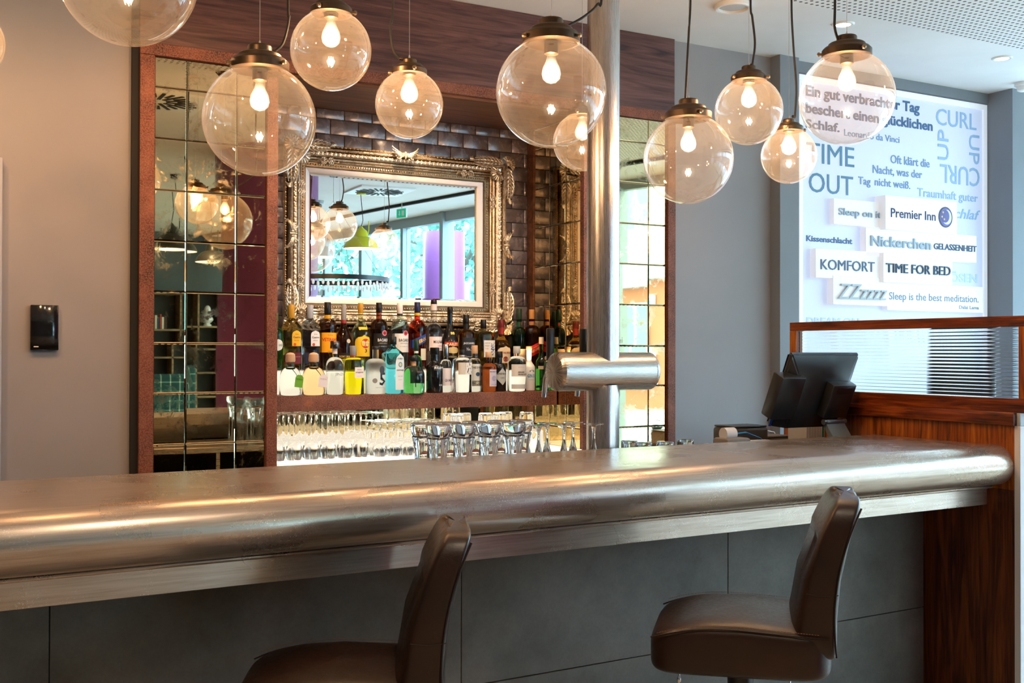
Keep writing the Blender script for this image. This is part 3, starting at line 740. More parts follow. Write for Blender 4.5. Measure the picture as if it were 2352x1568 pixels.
for cx_, cz, sx_, sz, nm in corners:
    wX = (MX1-gx1) if sx_ > 0 else (gx0-MX0); wZ = (MZ1-gz1) if sz > 0 else (gz0-MZ0)
    C0 = Vector((cx_+sx_*wX*.52, YM-.090, cz+sz*wZ*.52)); ad = math.atan2(sz, sx_)
    b = MB(); shell(b, C0, .046, ad+PI); part('corner_shell', b, M_sil, om, world=True, fix=False)
    b = MB(); shell(b, Vector((cx_+sx_*wX*.86, YM-.088, cz+sz*wZ*.86)), .043, ad); part('crest_shell', b, M_sil, om, world=True, fix=False)
    b = MB()
    leaf(b, Vector((cx_+sx_*wX*.70, YM-.088, cz+sz*wZ*.88)), 0 if sx_ < 0 else PI, .150, .050, 7, r=.0062)
    for t in range(3): frond(b, Vector((cx_+sx_*(wX*.6-.15-.01*t), YM-.090, cz+sz*wZ*.88)), (0 if sx_ < 0 else PI), .04, -sx_*sz*(2.5+t*.7), .0055, .01)
    part('acanthus_leaf', b, M_sil, om, world=True, fix=False)
    b = MB()
    leaf(b, Vector((cx_+sx_*wX*.88, YM-.088, cz+sz*wZ*.70)), -sz*PI/2, .140, .050, 7, r=.0062)
    for t in range(3): frond(b, Vector((cx_+sx_*wX*.88, YM-.090, cz+sz*(wZ*.6-.14-.01*t))), -sz*PI/2, .04, sx_*sz*(2.5+t*.7), .0055, .01)
    part('acanthus_leaf', b, M_sil, om, world=True, fix=False)
    b = MB()
    for (dx, dz) in ((-.062, .42), (-.102, .42)): flower(b, Vector((cx_+sx_*dx, YM-.068, cz+sz*wZ*dz)), .0175)
    for k_ in range(4): frond(b, Vector((cx_+sx_*(-.03-.03*k_), YM-.062, cz+sz*wZ*.40)), (PI if sx_ > 0 else 0)+.6*(-1)**k_, .03, 2.2*(-1)**(k_+1), .003, .008)
    part('flower_garland', b, M_sil, om, world=True, fix=False)
    b = MB()
    for (dx, dz) in ((.42, -.062), (.42, -.102)): flower(b, Vector((cx_+sx_*wX*dx, YM-.068, cz+sz*dz)), .0175)
    for k_ in range(4): frond(b, Vector((cx_+sx_*wX*.40, YM-.062, cz+sz*(-.03-.03*k_))), -sz*PI/2+.6*(-1)**k_, .03, 2.2*(-1)**(k_+1), .003, .008)
    part('flower_garland', b, M_sil, om, world=True, fix=False)
for side in range(4):
    c = pt((side, .84), .5, .090); b = MB(); h = side in (0, 2); ax = 0 if h else PI/2
    outd = {0: -PI/2, 1: 0, 2: PI/2, 3: PI}[side]
    for s in (-1, 1):
        base = ax if s > 0 else ax+PI
        for i in range(6): frond(b, c, base+s*.0+(.16*i-.2)*(-1 if (side in (2, 3)) == (s > 0) else 1)*(1 if h else 1), .085-.009*i, .75*(1 if (side in (2, 3)) == (s > 0) else -1), .0048, .012)
        e = c+Vector((math.cos(base), 0, math.sin(base)))*.03; frond(b, e, outd+PI-.5*s, .04, 3.6*s, .0052, .01)
    for s in (-.012, .012): b.ball(c+Vector((s if h else 0, -.008, 0 if h else s)), .008, 8, 6, (1, 1, 1.4) if h else (1.4, 1, 1))
    b.tube([c+Vector((.0, -.006, 0))+Vector((math.cos(outd), 0, math.sin(outd)))*q for q in (-.02, 0, .016)], [.004, .008, .006], 8)
    part('centre_palmette', b, M_sil, om, world=True, fix=False)
# bevelled glass
bv = .013
V = [(gx0, YM-.020, gz0), (gx1, YM-.020, gz0), (gx1, YM-.020, gz1), (gx0, YM-.020, gz1),
     (gx0+bv, YM-.0212, gz0+bv), (gx1-bv, YM-.0212, gz0+bv), (gx1-bv, YM-.0212, gz1-bv), (gx0+bv, YM-.0212, gz1-bv)]
part('mirror_glass', MB().add(V, [(4, 5, 6, 7), (0, 1, 5, 4), (1, 2, 6, 5), (2, 3, 7, 6), (3, 0, 4, 7)]), M_mirror, om, world=True, smooth=False, fix=False)
# ------------------------------------------------------------------ bar counter (turned 1.6 degrees against the wall)
def pewter():
    m = pr('hammered_pewter', (.60, .55, .51), .3, .78); n = N(m); co = n.co((1, 1, 1)); cs = n.co((1.2, 30, 30))
    big = n.noise(co, 3.0, 3, .5); st = n.noise(cs, 5, 4, .6)
    n.t.nodes.new('ShaderNodeTexVoronoi')
    vo = n.n('TexVoronoi'); vo.inputs['Scale'].default_value = 170; n.l(co, vo.inputs['Vector'])
    n2 = n.noise(co, 60, 3, .6)
    dots = n.math('LESS_THAN', n.math('ADD', vo.outputs['Distance'], n.math('MULTIPLY', n2, .5)), .50)
    area = n.ramp(n.noise(co, 4.2, 4, .55, .5), [(.50, 0.0), (.74, 1.0)])
    f = n.math('MULTIPLY', dots, area)
    fine = n.math('MULTIPLY', n.ramp(n.noise(co, 420, 2, .6), [(.60, 0.0), (.72, 1.0)]), n.ramp(n.noise(co, 5, 3), [(.40, 0.0), (.75, .4)]))
    f = n.math('MAXIMUM', f, fine)
    base = n.ramp(st, [(.3, '#b09e8e'), (.5, '#bfae9f'), (.7, '#ccbcae')])
    n.col(n.mix(f, base, (.86, .83, .80)))
    r0 = n.ramp(big, [(.3, .22), (.7, .34)]); n.rough(n.mix(f, r0, (.42, .42, .42)))
    n.bump(n.noise(co, 26, 2), .03, .002); return m
M_pew = pewter()
BROT = R(1.6); BX0, BY = .25, 2.746
bar = thing('bar_counter', 'long pewter-topped bar counter with rolled front edge and grey tiled front', 'bar counter', (BX0, BY, 0), BROT)
BL0, BL1 = -1.6, 3.515
ZB = 1.14
def barslab():
    rn = .0775; zc = ZB-rn; P = [(.60, ZB), (.0, ZB)]
    for i in range(1, 17): a = PI/2+PI*i/17; P.append((rn*math.cos(a)*1.05, zc+rn*math.sin(a)))
    P += [(.006, ZB-.155), (.012, ZB-.158), (.018, ZB-.160)]
    for i in range(7): a = PI/2+PI*i/6; P.append((.020+.008*math.cos(a), ZB-.166+.006*math.sin(a)))
    P += [(.03, ZB-.173), (.04, ZB-.173), (.04, ZB-.06), (.60, ZB-.06)]
    return P
q = MB(); pol = barslab(); n = len(pol)
xs = [BL0+(BL1-BL0)*i/40 for i in range(41)]
V = [(x, p[0], p[1]) for x in xs for p in pol]; F = []
for k in range(40):
    for i in range(n): j = (i+1) % n; F.append((k*n+i, k*n+j, (k+1)*n+j, (k+1)*n+i))
q.add(V, F+[tuple(range(n)), tuple(40*n+i for i in range(n))])
part('worktop', q, M_pew, bar, ang=30)
# the nose runs on past the end panel with a rounded stop
q = MB()
rn = .0775
prof = []
for k, (dx, s) in enumerate(((0, 1), (.06, 1), (.095, .97), (.115, .88), (.124, .7))):
    prof.append((BL1+dx, s))
V = []; m2 = 18
for x, s in prof:
    for i in range(m2): a = 2*PI*i/m2; V.append((x, .0+rn*s*math.cos(a)*1.05, ZB-rn+rn*s*math.sin(a)))
F = []
for k in range(len(prof)-1):
    for i in range(m2): j = (i+1) % m2; F.append((k*m2+i, k*m2+j, (k+1)*m2+j, (k+1)*m2+i))
F.append(tuple((len(prof)-1)*m2+i for i in range(m2)))
part('nose_end', q.add(V, F), M_pew, bar)
part('front_rail', MB().box(BL0, BL1-.001, .036, .056, ZB-.238, ZB-.1735, .0015, 1), M_pew, bar, label='flat metal strip under the rolled edge')
part('underside', MB().box(BL0, BL1-.004, .06, .38, ZB-.215, ZB-.18), M_dark, bar)
def slate():
    m = pr('slate_grey_tile', (.10, .105, .11), .55, spec=.4); n = N(m); co = n.co()
    a = n.noise(co, 2.6, 5, .65); b = n.noise(co, 130, 4, .7)
    k = n.ramp(a, [(.3, '#514c45'), (.5, '#68635c'), (.72, '#7c766e')]); n.col(n.mix(n.math('MULTIPLY', b, .35), k, '#2c2a26')); n.rough(n.ramp(b, [(.3, .42), (.7, .62)])); n.bump(b, .1, .002); return m
M_slate = slate()
TY = .335
part('front_core', MB().box(BL0, BL1-.002, TY+.012, .60, 0, ZB-.18), M_dark, bar)
xj = [-.97, .17, 1.31, 2.45, BL1-.002+.001]
xj = [at(122, 1450, Y=3.09).x-BX0-1.19, at(122, 1450, Y=3.09).x-BX0, 1.33, at(1681, 1300, Y=3.14).x-BX0, BL1-.002]
xj.insert(0, BL0)
for z0, z1 in ((.02, .44), (.443, ZB-.178)):
    for i in range(len(xj)-1): part('tile', MB().box(xj[i]+.001, xj[i+1]-.001, TY, TY+.01, z0, z1, .0015, 1), M_slate, bar)
part('plinth', MB().box(BL0, BL1-.002, TY+.03, .6, 0, .02), M_dark, bar)
# ------------------------------------------------------------------ end partition (plane x = XP)
XP = 3.764
pa = thing('reception_partition', 'rosewood partition at the end of the bar with a ribbed glass screen', 'partition', (XP, 2.76, 0))
T_ = .10
part('upper_panel', MB().box(XP, XP+T_, 2.762, 4.02, ZB-.17, 1.219, .001, 1), M_teakv, pa, world=True, label='bright upright-grained rosewood panel above the bar')
part('end_panel', MB().box(XP-.001, XP+T_, 2.762, 3.6, 0, ZB-.171, .001, 1), M_teakd, pa, world=True, label='dark walnut panel under the end of the bar')
part('ledge', MB().box(XP-.018, XP+T_+.02, 2.752, 4.04, 1.219, 1.270, .004, 2), M_teak, pa, world=True)
part('end_face', MB().box(XP-.0005, XP+.32, 2.735, 2.7615, 0, 1.2185, .001, 1), M_white, pa, world=True, label='white end face')
part('end_cap', MB().box(XP-.0005, XP+.32, 2.735, 2.7515, 1.2190, 1.268, .001, 1), pr('pale_grey_cap', (.45, .5, .55), .4), pa, world=True)
fy0, fy1 = 2.70, 3.985
part('bottom_rail', MB().box(XP+.005, XP+.05, fy0, fy1, 1.270, 1.322, .001, 1), M_teak, pa, world=True)
part('top_rail', MB().box(XP+.005, XP+.05, fy0, fy1, 1.600, 1.641, .001, 1), M_teak, pa, world=True)
part('stile', MB().box(XP+.005, XP+.05, fy1-.043, fy1, 1.3225, 1.5995, .001, 1), M_teakv, pa, world=True)
part('stile', MB().box(XP+.005, XP+.05, fy0, fy0+.047, 1.3225, 1.5995, .001, 1), M_teakv, pa, world=True)
def ribbed():
    q = MB(); n = 19; z0, z1 = 1.322, 1.600; ph = (z1-z0)/n; V = []; seg = 6
    for i in range(n):
        for s in range(seg): t = s/seg; V.append((z0+(i+t)*ph, -.0022*math.sin(PI*t)))
    V.append((z1, 0)); m = len(V)
    ya, yb = fy0+.047, fy1-.043
    P = [(XP+.026+d, ya, z) for z, d in V]+[(XP+.026+d, yb, z) for z, d in V]+[(XP+.033, ya, z) for z, d in V]+[(XP+.033, yb, z) for z, d in V]
    F = [(i, i+1, m+i+1, m+i) for i in range(m-1)]+[(2*m+i, 3*m+i, 3*m+i+1, 2*m+i+1) for i in range(m-1)]
    F += [(0, m, 3*m, 2*m), (m-1, 3*m-1, 4*m-1, 2*m-1)]
    F += [(i, 2*m+i, 2*m+i+1, i+1) for i in range(m-1)]+[(m+i, m+i+1, 3*m+i+1, 3*m+i) for i in range(m-1)]
    return q.add(P, F)
M_rib = pr('reeded_glass', (.93, .97, .98), .02, trans=1, ior=1.45)
part('ribbed_pane', ribbed(), M_rib, pa, world=True, ang=60)
# reception desk clutter mirrored / seen through the ribbed glass
t = thing('office_chair', 'black office chair behind the ribbed glass screen', 'office chair', (4.95, 3.95, 0), R(-52))
part('backrest', MB().box(-.17, .17, -.05, .03, .78, 1.475, .039, 3), M_black, t); part('seat', MB().box(-.25, .25, -.02, .46, .46, .54, .03, 3), M_black, t)
part('gas_column', MB().lathe([(.06, .03), (.46, .025)], 16, (0, .22, 0)), M_chrome, t)
part('support', MB().box(-.03, .03, -.06, -.04, .5, .95), M_black, t)
for i in range(5):
    a = i*2*PI/5; l_ = part('base_arm', MB().tube([(0, .22, .09), (math.cos(a)*.3, .22+math.sin(a)*.3, .07)], [.025, .015], 8), M_black, t)
    part('castor', MB().lathe([(-.02, .03), (.02, .03)], 14, (math.cos(a)*.3, .22+math.sin(a)*.3, .031), axis='x'), M_black, l_)
t = thing('reception_desk', 'dark wooden pigeonhole desk behind the partition, reflected in the right tiled mirror', 'desk', (3.9, 4.4, 0))
M_dw = wood('dark_desk_wood', '#1c100a', '#3a2216', '#50301c', 'x', .4)
part('desk_top', MB().box(3.86, 4.7, 4.32, 4.72, .93, .96, .003, 1), M_dw, t, world=True)
part('side_panel', MB().box(3.86, 3.89, 4.32, 4.72, 0, .93), M_dw, t, world=True); part('side_panel', MB().box(4.67, 4.7, 4.32, 4.72, 0, .93), M_dw, t, world=True)
part('front_panel', MB().box(3.89, 4.67, 4.34, 4.36, .1, .93), M_dw, t, world=True)
# ------------------------------------------------------------------ beer tower
PX, PY = at(1385, 800, Y=3.53).x, 3.53
bt = thing('beer_tower', 'brushed steel beer tower with a horizontal drum on a ceiling-high pole', 'beer tap', (PX, PY, ZW))
zt = 1.424; rt = .0735
part('pole', MB().lathe([(ZW, .0627), (1.355, .0627), (1.372, .059)], 48, (PX, PY, 0), cap=False), M_steelz, bt, world=True, label='lower pole')
part('base_collar', MB().lathe([(ZW, .082), (ZW+.008, .082), (ZW+.012, .066)], 48, (PX, PY, 0), cap=False), M_steel, bt, world=True)
part('pole', MB().lathe([(1.40, .0627), (ZC, .0627)], 48, (PX, PY, 0), cap=False), M_steelz, bt, world=True, label='upper pole')
tx0, tx1 = at(1284, 852, Y=PY).x, at(1494, 852, Y=PY).x
part('drum', MB().lathe([(tx0, rt), (tx1-.02, rt), (tx1-.018, rt-.001), (tx1-.016, rt), (tx1-.008, rt-.001), (tx1, rt-.008), (tx1+.004, rt-.02), (tx1+.004, .0001)], 56, (0, PY, zt), axis='x', cap=False), M_steel, bt, world=True, ang=25)
def radial():
    m = pr('radially_brushed_steel', (.62, .56, .50), .22, 1.0); n = N(m); t = n.n('TexCoord'); s = n.n('SeparateXYZ'); n.l(t.outputs['Object'], s.inputs[0])
    a = n.math('ARCTAN2', s.outputs[2], s.outputs[1]); w_ = n.n('TexNoise'); w_.inputs['Scale'].default_value = 9; w_.noise_dimensions = '1D'; n.l(a, w_.inputs['W'])
    n.rough(n.ramp(w_.outputs['Fac'], [(.35, .16), (.65, .36)])); n.bump(w_.outputs['Fac'], .25, .002); return m
e = part('end_cap', MB().lathe([(0, .0001), (0, .045), (.002, .062), (.008, rt-.004), (.014, rt), (.024, rt)], 56, axis='x', cap=False), radial(), bt, ang=25)
e.location = (tx0-.024-PX, 0, zt-ZW)
for i, px in enumerate((1262, 1338)):
    x = at(px, 850, Y=PY+.1).x
    f = part('faucet', MB().tube([(x, PY+.06, zt), (x, PY+.105, zt-.005), (x-.004, PY+.12, zt-.03), (x-.012, PY+.12, zt-.10)], [.014, .014, .012, .0095], 14), M_chrome, bt, world=True)
    part('tap_handle', MB().box(x-.012, x+.014, PY+.085, PY+.108, zt+.04, zt+.165, .005, 2), M_black, f, world=True, label='black tap handle')
    part('collar', MB().lathe([(zt+.0, .011), (zt+.04, .011)], 16, (x, PY+.096, 0)), M_chrome, f, world=True)
# ------------------------------------------------------------------ bottles
_cm = {}
def colm(h, rough=.5, metal=0, emit=0):
    k = (h, rough, metal, emit)
    if k not in _cm: _cm[k] = pr('print_'+h.strip('#'), h, rough, metal, emit=h if emit else None, es=emit)
    return _cm[k]
def gl(name, c, rough=0.0, ior=1.42): return pr(name, c, rough, trans=1, ior=ior)
G = dict(clear=gl('clear_spirit', (.95, .98, .96)), gold=gl('gold_tequila', (1.0, .62, .06)), amber=gl('amber_rum', (.75, .26, .03)), brown=gl('dark_brown_glass', (.28, .06, .01)),
         yellow=gl('yellow_gin', (1.0, .90, .01)), paleyellow=gl('pale_rum', (.96, .95, .42)), blue=gl('blue_gin_glass', (.12, .72, .90)), red=gl('red_aperitif', (.95, .05, .01)), orange=gl('orange_whisky', (1.0, .42, .04)),
         green=gl('green_glass', (.10, .62, .12)), dgreen=gl('dark_green_glass', (.02, .16, .05)), frost=gl('frosted_glass', (.93, .96, .95), .45), whisky=gl('whisky', (.80, .30, .04)), pgreen=gl('pale_green_glass', (.75, .95, .82)),
         oliv=gl('olive_whisky', (.85, .66, .14)), straw=gl('reposado', (1.0, .80, .42)),
         black=pr('black_bottle_glass', (.006, .006, .007), .06, coat=.5), white=pr('white_stoneware', (.85, .83, .80), .22, coat=.4))
CORK = pr('cork', (.62, .38, .22), .8)
YFRONT, YBACK, YMID = 5.103, 5.247, 5.146
def bottle(label, px, row, top, wpx, glass, sh=(.58, .72), nr=.30, cap=(.86, .33), capm='#111111', e=2, dep=1.0, style='round', labels=(), foil=None, base=None, cork=False, capshape='cyl', waist=None, extra=None, capmat=None, Yo=None):
    Y = {'f': YFRONT, 'b': YBACK, 'm': YMID}[row]; Y = Yo or Y; zb = {'f': ZS, 'b': ZS2, 'm': ZS}[row]
    if base: zb = base
    p = at(px, top, Y=Y); H = p.z-zb; r = wpx*axial(p)/FPX/2; x = at(px, 850, Y=Y).x
    t = thing('bottle', label, 'bottle', (x, Y, zb+.0004), group='spirit bottles, front row on the shelf' if row == 'f' else 'spirit bottles, back row on the glowing step')
    z0, z1 = sh; c0, cr_ = cap
    prof = [(0, .86), (.006, .95), (.02, 1.0)]
    if waist: prof += [(z0*.3, waist), (z0*.75, waist), (z0*.9, 1.0)]
    prof.append((z0, 1.0))
    for i in range(1, 8):
        q = i/8
        if style == 'round': rr = nr+(1-nr)*math.cos(q*PI/2)**.85; zz = z0+(z1-z0)*math.sin(q*PI/2)**1.0*.98
        elif style == 'slope': rr = 1-(1-nr)*(q*q*(3-2*q)); zz = z0+(z1-z0)*q
        else: rr = 1-(1-nr)*q; zz = z0+(z1-z0)*q
        prof.append((zz, max(rr, nr)))
    prof += [(z1, nr), (c0+.01, nr)]
    es = [e if (k/len(prof) < .45 or e == 2 or z < z0) else max(2.0, e*(1-(z-z0)/(z1-z0+1e-6))+2*((z-z0)/(z1-z0+1e-6))) for k, (z, q) in enumerate(prof)]
    es = [2.0 if z >= z1-.001 else v for (z, q), v in zip(prof, es)]
    def RE(z):
        for k in range(len(prof)-1):
            if prof[k][0] <= z <= prof[k+1][0]:
                f = (z-prof[k][0])/(prof[k+1][0]-prof[k][0]+1e-9); return (prof[k][1]+(prof[k+1][1]-prof[k][1])*f)*r, es[k]+(es[k+1]-es[k])*f
        return nr*r, 2
    D = lambda z: dep+(1-dep)*min(1, max(0, (z-z0)/(z1-z0))) if dep != 1 else 1
    b = MB().lathe([(z*H, q*r) for z, q in prof], 28, se=es)
    if dep != 1: b.v = [(v[0], v[1]*D(v[2]/H), v[2]) for v in b.v]
    part('glass_body', b, G[glass], t, ang=50)
    cm_ = capmat or (CORK if cork else colm(capm, .3))
    cb = MB(); R_ = cr_*r; zc = c0*H
    if capshape == 'ball': cb.lathe([(zc, R_*.6), (zc+.004, R_*.62), (zc+H*.03, R_*.62), (zc+H*.035, R_*.95), (zc+H*.08, R_*1.05), (H-.010, R_*.95), (H-.003, R_*.6), (H, .0005)], 24)
    else: cb.lathe([(zc, R_), (zc+.001, R_*1.03), (H-.002, R_), (H, R_*.93), (H, .0003)], 24, cap=False)
    part('stopper' if cork or capshape == 'ball' else 'cap', cb, cm_, t)
    if foil: part('neck_foil', MB().lathe([(foil[0]*H, nr*r*1.03+.0006), (foil[1]*H, nr*r*1.03+.0006)], 24, cap=False), colm(foil[2], .35), t, fix=False)
    def fn0(o):
        def fn(xx, zz, out):
            rr, ee = RE(zz/H); rr = max(rr, 1e-4); q = min(abs(xx)/rr, .985)
            return (max(-rr*.99, min(rr*.99, xx)), -(rr*(1-q**ee)**(1/ee)*D(zz/H))-o-out, zz)
        return fn
    for L in labels:
        shp, a0, a1, x0, x1, hx, texts = L
        nx = 14; hr = (x1-x0)*r/2; xc = (x0+x1)/2*r; V = []; F = []; nz = 10
        for j in range(nz+1):
            tz = j/nz; z = (a0+(a1-a0)*tz)*H; k = 1.0
            if shp == 'arch' and tz > .7: k = max(.04, math.sqrt(max(0, 1-((tz-.7)/.3)**2)))
            if shp == 'round': k = max(.03, math.sqrt(max(0, 1-(2*tz-1)**2)))
            if shp == 'diamond': k = max(.02, 1-abs(2*tz-1)**1.3)
            for i in range(nx+1):
                u = 2*i/nx-1; zz = z
                if shp == 'slant': zz = z+u*hr*.45
                V.append(fn0(.0005)(xc+u*hr*k, zz, 0))
        F = [(j*(nx+1)+i, j*(nx+1)+i+1, (j+1)*(nx+1)+i+1, (j+1)*(nx+1)+i) for j in range(nz) for i in range(nx)]
        lp = t
        if hx: lp = part('paper_label', MB().add(V, F), colm(hx, .55), t, fix=False)
        for T in texts:
            s, tz, capf, tx0, tx1, th, bold = T[:7]; sl = T[7] if len(T) > 7 else 0
            f0 = fn0(.0011)
            f = (lambda xx, zz, o, f0=f0, sl=sl, xm=(tx0+tx1)/2*r: f0(xx, zz+sl*(xx-xm), o))
            part('lettering', text_mb(s, tx0*r, tx1*r, tz*H, capf*H, f, bold=bold, res=1), colm(th, .5), lp, smooth=False, fix=False)
    if extra: extra(t, H, r, fn0)
    return t
def disc(z, xc, rad, hx, o=.0009, name='seal', k=1.0):
    def f(t, H, r, fn0):
        n = 20; V = [fn0(o)(xc*r+rad*r*math.cos(2*PI*i/n), z*H+rad*r*k*math.sin(2*PI*i/n), 0) for i in range(n)]+[fn0(o)(xc*r, z*H, 0)]
        part(name, MB().add(V, [(i, (i+1) % n, n) for i in range(n)]), colm(hx, .5), t, fix=False)
    return f
def many(*fs): return lambda *a: [f(*a) for f in fs]
def ribbon(hx, tag, two='#e8e4e8'):
    def f(t, H, r, fn0):
        part('ribbon', MB().tube([(r*.33*math.cos(a), -r*.33*math.sin(a)*1.0-.001, .60*H) for a in [i*2*PI/12 for i in range(12)]], .0022, 6, close=True, flat=2)
             .tube([(0, -r*.36, .60*H), (r*.25, -r*.8, .5*H), (r*.5, -r*1.05, .36*H), (r*.62, -r*.9, .12*H)], .0022, 6, flat=.4), colm(hx, .5), t)
        M = Matrix.Translation((r*.48, -r*1.06, .33*H)) @ Matrix.Rotation(.12, 4, 'Y')
        q = MB().prism([(-r*.38, -H*.14), (r*.38, -H*.14), (r*.38, H*.09), (r*.2, H*.15), (-r*.2, H*.15), (-r*.38, H*.09)], -.0005, .0005, 'y').xf(M)
        g = part('hang_tag', q, colm(tag, .5), t)
        part('lettering', text_mb('PATRON', -r*.28, r*.28, H*.03, H*.035, lambda x, z, o: tuple(M @ Vector((x, -.0009, z)))), colm('#2a5a18' if tag == '#6fae2c' else '#a8a0a8'), g, smooth=False, fix=False)
    return f
B = bottle
# back row, left to right
B('green-tinted bottle half hidden by the left niche upright, back row', 633, 'b', 718, 34, 'green', (.6, .74), .3, labels=[('round', .34, .54, -.7, .8, '#e9ece4', [('GOLD', .42, .04, .1, .7, '#222222', .01)])], capm='#2c7a3a')
B('square-shouldered gold tequila bottle with yellow arched label, leftmost of the back row', 669, 'b', 700, 44, 'gold', (.66, .80), .30, (.80, .33), '#c8942c', e=4, dep=.7, style='lin',
  labels=[('arch', .37, .61, -.15, .85, '#f4b81c', [('Jose', .545, .02, .2, .55, '#22344a', .0), ('Cuervo', .49, .034, -.05, .78, '#1c2c50', .02), ('Especial', .45, .016, .1, .6, '#6a3a14', 0)]), ('rect', .10, .27, -.85, .95, '#6b1d33', [('TRABAJADORES', .2, .016, -.1, .8, '#d8b090', 0)])], extra=disc(.395, .15, .15, '#d8542c'))
B('clear square-shouldered tequila bottle with white arched label and navy band', 712, 'b', 701, 44, 'clear', (.66, .80), .30, (.80, .33), '#a9abb4', e=4, dep=.7, style='lin',
  labels=[('arch', .37, .61, -.15, .85, '#ece6e6', [('Jose', .545, .02, .2, .55, '#22344a', .0), ('Cuervo', .49, .034, -.05, .78, '#1c1c28', .02), ('ESPECIAL', .45, .014, .1, .6, '#555555', 0)]), ('rect', .10, .27, -.85, .95, '#1b2140', [('TRABAJADORES', .2, .016, -.1, .8, '#a0a8c8', 0)])], extra=disc(.395, .15, .15, '#cf4a26'))
B('dark brandy bottle with a large yellow label showing a black bull', 752, 'b', 694, 41, 'brown', (.64, .76), .36, (.82, .38), '#15100c',
  labels=[('rect', .26, .55, -.95, .95, '#f5ac16', [('Solera', .505, .018, -.3, .3, '#7a4a10', 0), ('VETERANO', .425, .05, -.85, .9, '#c22a1c', .02), ('OSBORNE', .27, .015, -.3, .4, '#5a3a10', 0)])], foil=(.74, .81, '#d8a018'),
  extra=many(disc(.34, .12, .20, '#120c08', name='bull_emblem', k=.55), disc(.365, .34, .08, '#120c08', name='bull_emblem')))
B('slender dark cognac bottle with a silver cap between two yellow labels', 789, 'b', 699, 40, 'brown', (.42, .74), .28, (.76, .29), '#9a9490', style='slope', foil=(.70, .76, '#a02a2a'),
  labels=[('rect', .16, .26, -.9, .95, '#150c08', [('REMY MARTIN', .19, .034, -.75, .9, '#d8b060', .01)])], extra=disc(.44, .25, .24, '#cbb89a'))
B('pale yellow rum bottle with yellow oval label and a red disc', 828, 'b', 696, 42, 'paleyellow', (.55, .78), .27, (.85, .30), '#c78f24', style='slope',
  labels=[('arch', .20, .52, -.85, .95, '#f4ca2a', [('3', .26, .055, .1, .4, '#3a2410', .02)]), ('rect', .60, .64, -.5, .5, '#e8b41e', [])],
  extra=many(disc(.395, .2, .52, '#c92a1c', name='red_disc'), lambda t, H, r, fn0: [part('lettering', text_mb(s, x0*r, x1*r, z*H, .036*H, fn0(.0016), bold=.02, res=1), colm('#f6ead0'), t, smooth=False, fix=False) for s, x0, x1, z in (('Havana', -.25, .75, .40), ('Club', -.05, .62, .355))]))
B('black-labelled dark rum bottle with a red bat roundel', 870, 'b', 695, 40, 'brown', (.62, .76), .32, (.86, .34), '#17110d',
  labels=[('rect', .30, .54, -.97, .97, '#0d0b0c', [('BACARDI', .42, .045, -.5, .85, '#e8e8e8', .02), ('CARTA NEGRA', .385, .018, -.4, .8, '#c8b088', 0), ('SUPERIOR', .34, .014, -.4, .7, '#c8c8c8', 0)])],
  extra=many(disc(.545, .32, .31, '#e8d8d0', .0011, 'roundel'), disc(.545, .32, .27, '#c8202c', .0015, 'roundel'), disc(.545, .32, .14, '#181010', .0019, 'bat_emblem', .45)))
B('clear white-labelled rum bottle with a red bat roundel', 918, 'b', 696, 40, 'pgreen', (.62, .76), .32, (.84, .34), '#e8dcd6', foil=(.82, .84, '#303030'),
  labels=[('rect', .26, .54, -.97, .97, '#e6e4e0', [('BACARDI', .42, .045, -.5, .85, '#181818', .02), ('CARTA BLANCA', .385, .018, -.4, .8, '#686868', 0), ('SUPERIOR', .34, .014, -.4, .7, '#787878', 0)])],
  extra=many(disc(.545, .32, .31, '#e8d8d0', .0011, 'roundel'), disc(.545, .32, .27, '#c8202c', .0015, 'roundel'), disc(.545, .32, .14, '#181010', .0019, 'bat_emblem', .45)))
B('bright red aperitif bottle with a slanting blue label', 958, 'b', 694, 41, 'red', (.56, .74), .31, (.84, .33), '#1c2148', foil=(.80, .845, '#e0b020'),
  labels=[('slant', .37, .49, -.95, .95, '#1c4190', [('APEROL', .40, .055, -.72, .80, '#f5b912', .03, .45)]), ('rect', .14, .31, .0, .9, '#e8e0c8', []), ('rect', .14, .31, .75, .9, '#d8451c', [])])
B('tall clear liqueur bottle with a pinkish white label, tallest of the back row', 996, 'b', 689, 38, 'clear', (.52, .66), .36, (.94, .37), '#1a1618', foil=(.85, .94, '#f1dcd8'),
  labels=[('rect', .27, .47, -.85, .95, '#f2e0dc', [('MOLINARI', .375, .045, -.45, .93, '#1d1a20', .01), ('SAMBUCA', .33, .016, .1, .8, '#c05050', 0), ('extra', .29, .024, .2, .7, '#404040', 0)])])
B('black cream liqueur bottle with a curved red banner label', 1033, 'b', 705, 38, 'black', (.42, .74), .33, (.90, .34), '#141210', style='slope',
  labels=[('rect', .37, .44, -.9, .9, '#c4301c', [('BAILEYS', .382, .042, -.75, .85, '#f4dfa8', .03)]), ('round', .25, .36, -.8, .8, '#d4b878', []), ('rect', .18, .235, -.6, .6, '#17120e', [('THE', .225, .014, -.15, .1, '#d8b870', 0), ('ORIGINAL', .19, .022, -.55, .55, '#d8b870', .01)])],
  extra=lambda t, H, r, fn0: part('monogram', text_mb('BB', -.2*r, .35*r, .56*H, .04*H, fn0(.001), bold=.03), colm('#e8cc5a'), t, smooth=False, fix=False))
B('square black-labelled whiskey bottle with a black cap beside the cream liqueur', 1070, 'b', 723, 36, 'whisky', (.62, .74), .36, (.84, .4), '#0e0d0d', e=4, foil=(.72, .84, '#14110f'),
  labels=[('rect', .10, .58, -.92, .92, '#14161a', [('JACK DANIELS', .46, .035, -.8, .8, '#e8e8ec', .02), ('No.7', .34, .06, -.4, .4, '#c8ccd4', .02), ('Tennessee', .22, .03, -.6, .6, '#e0e0e0', 0)])])
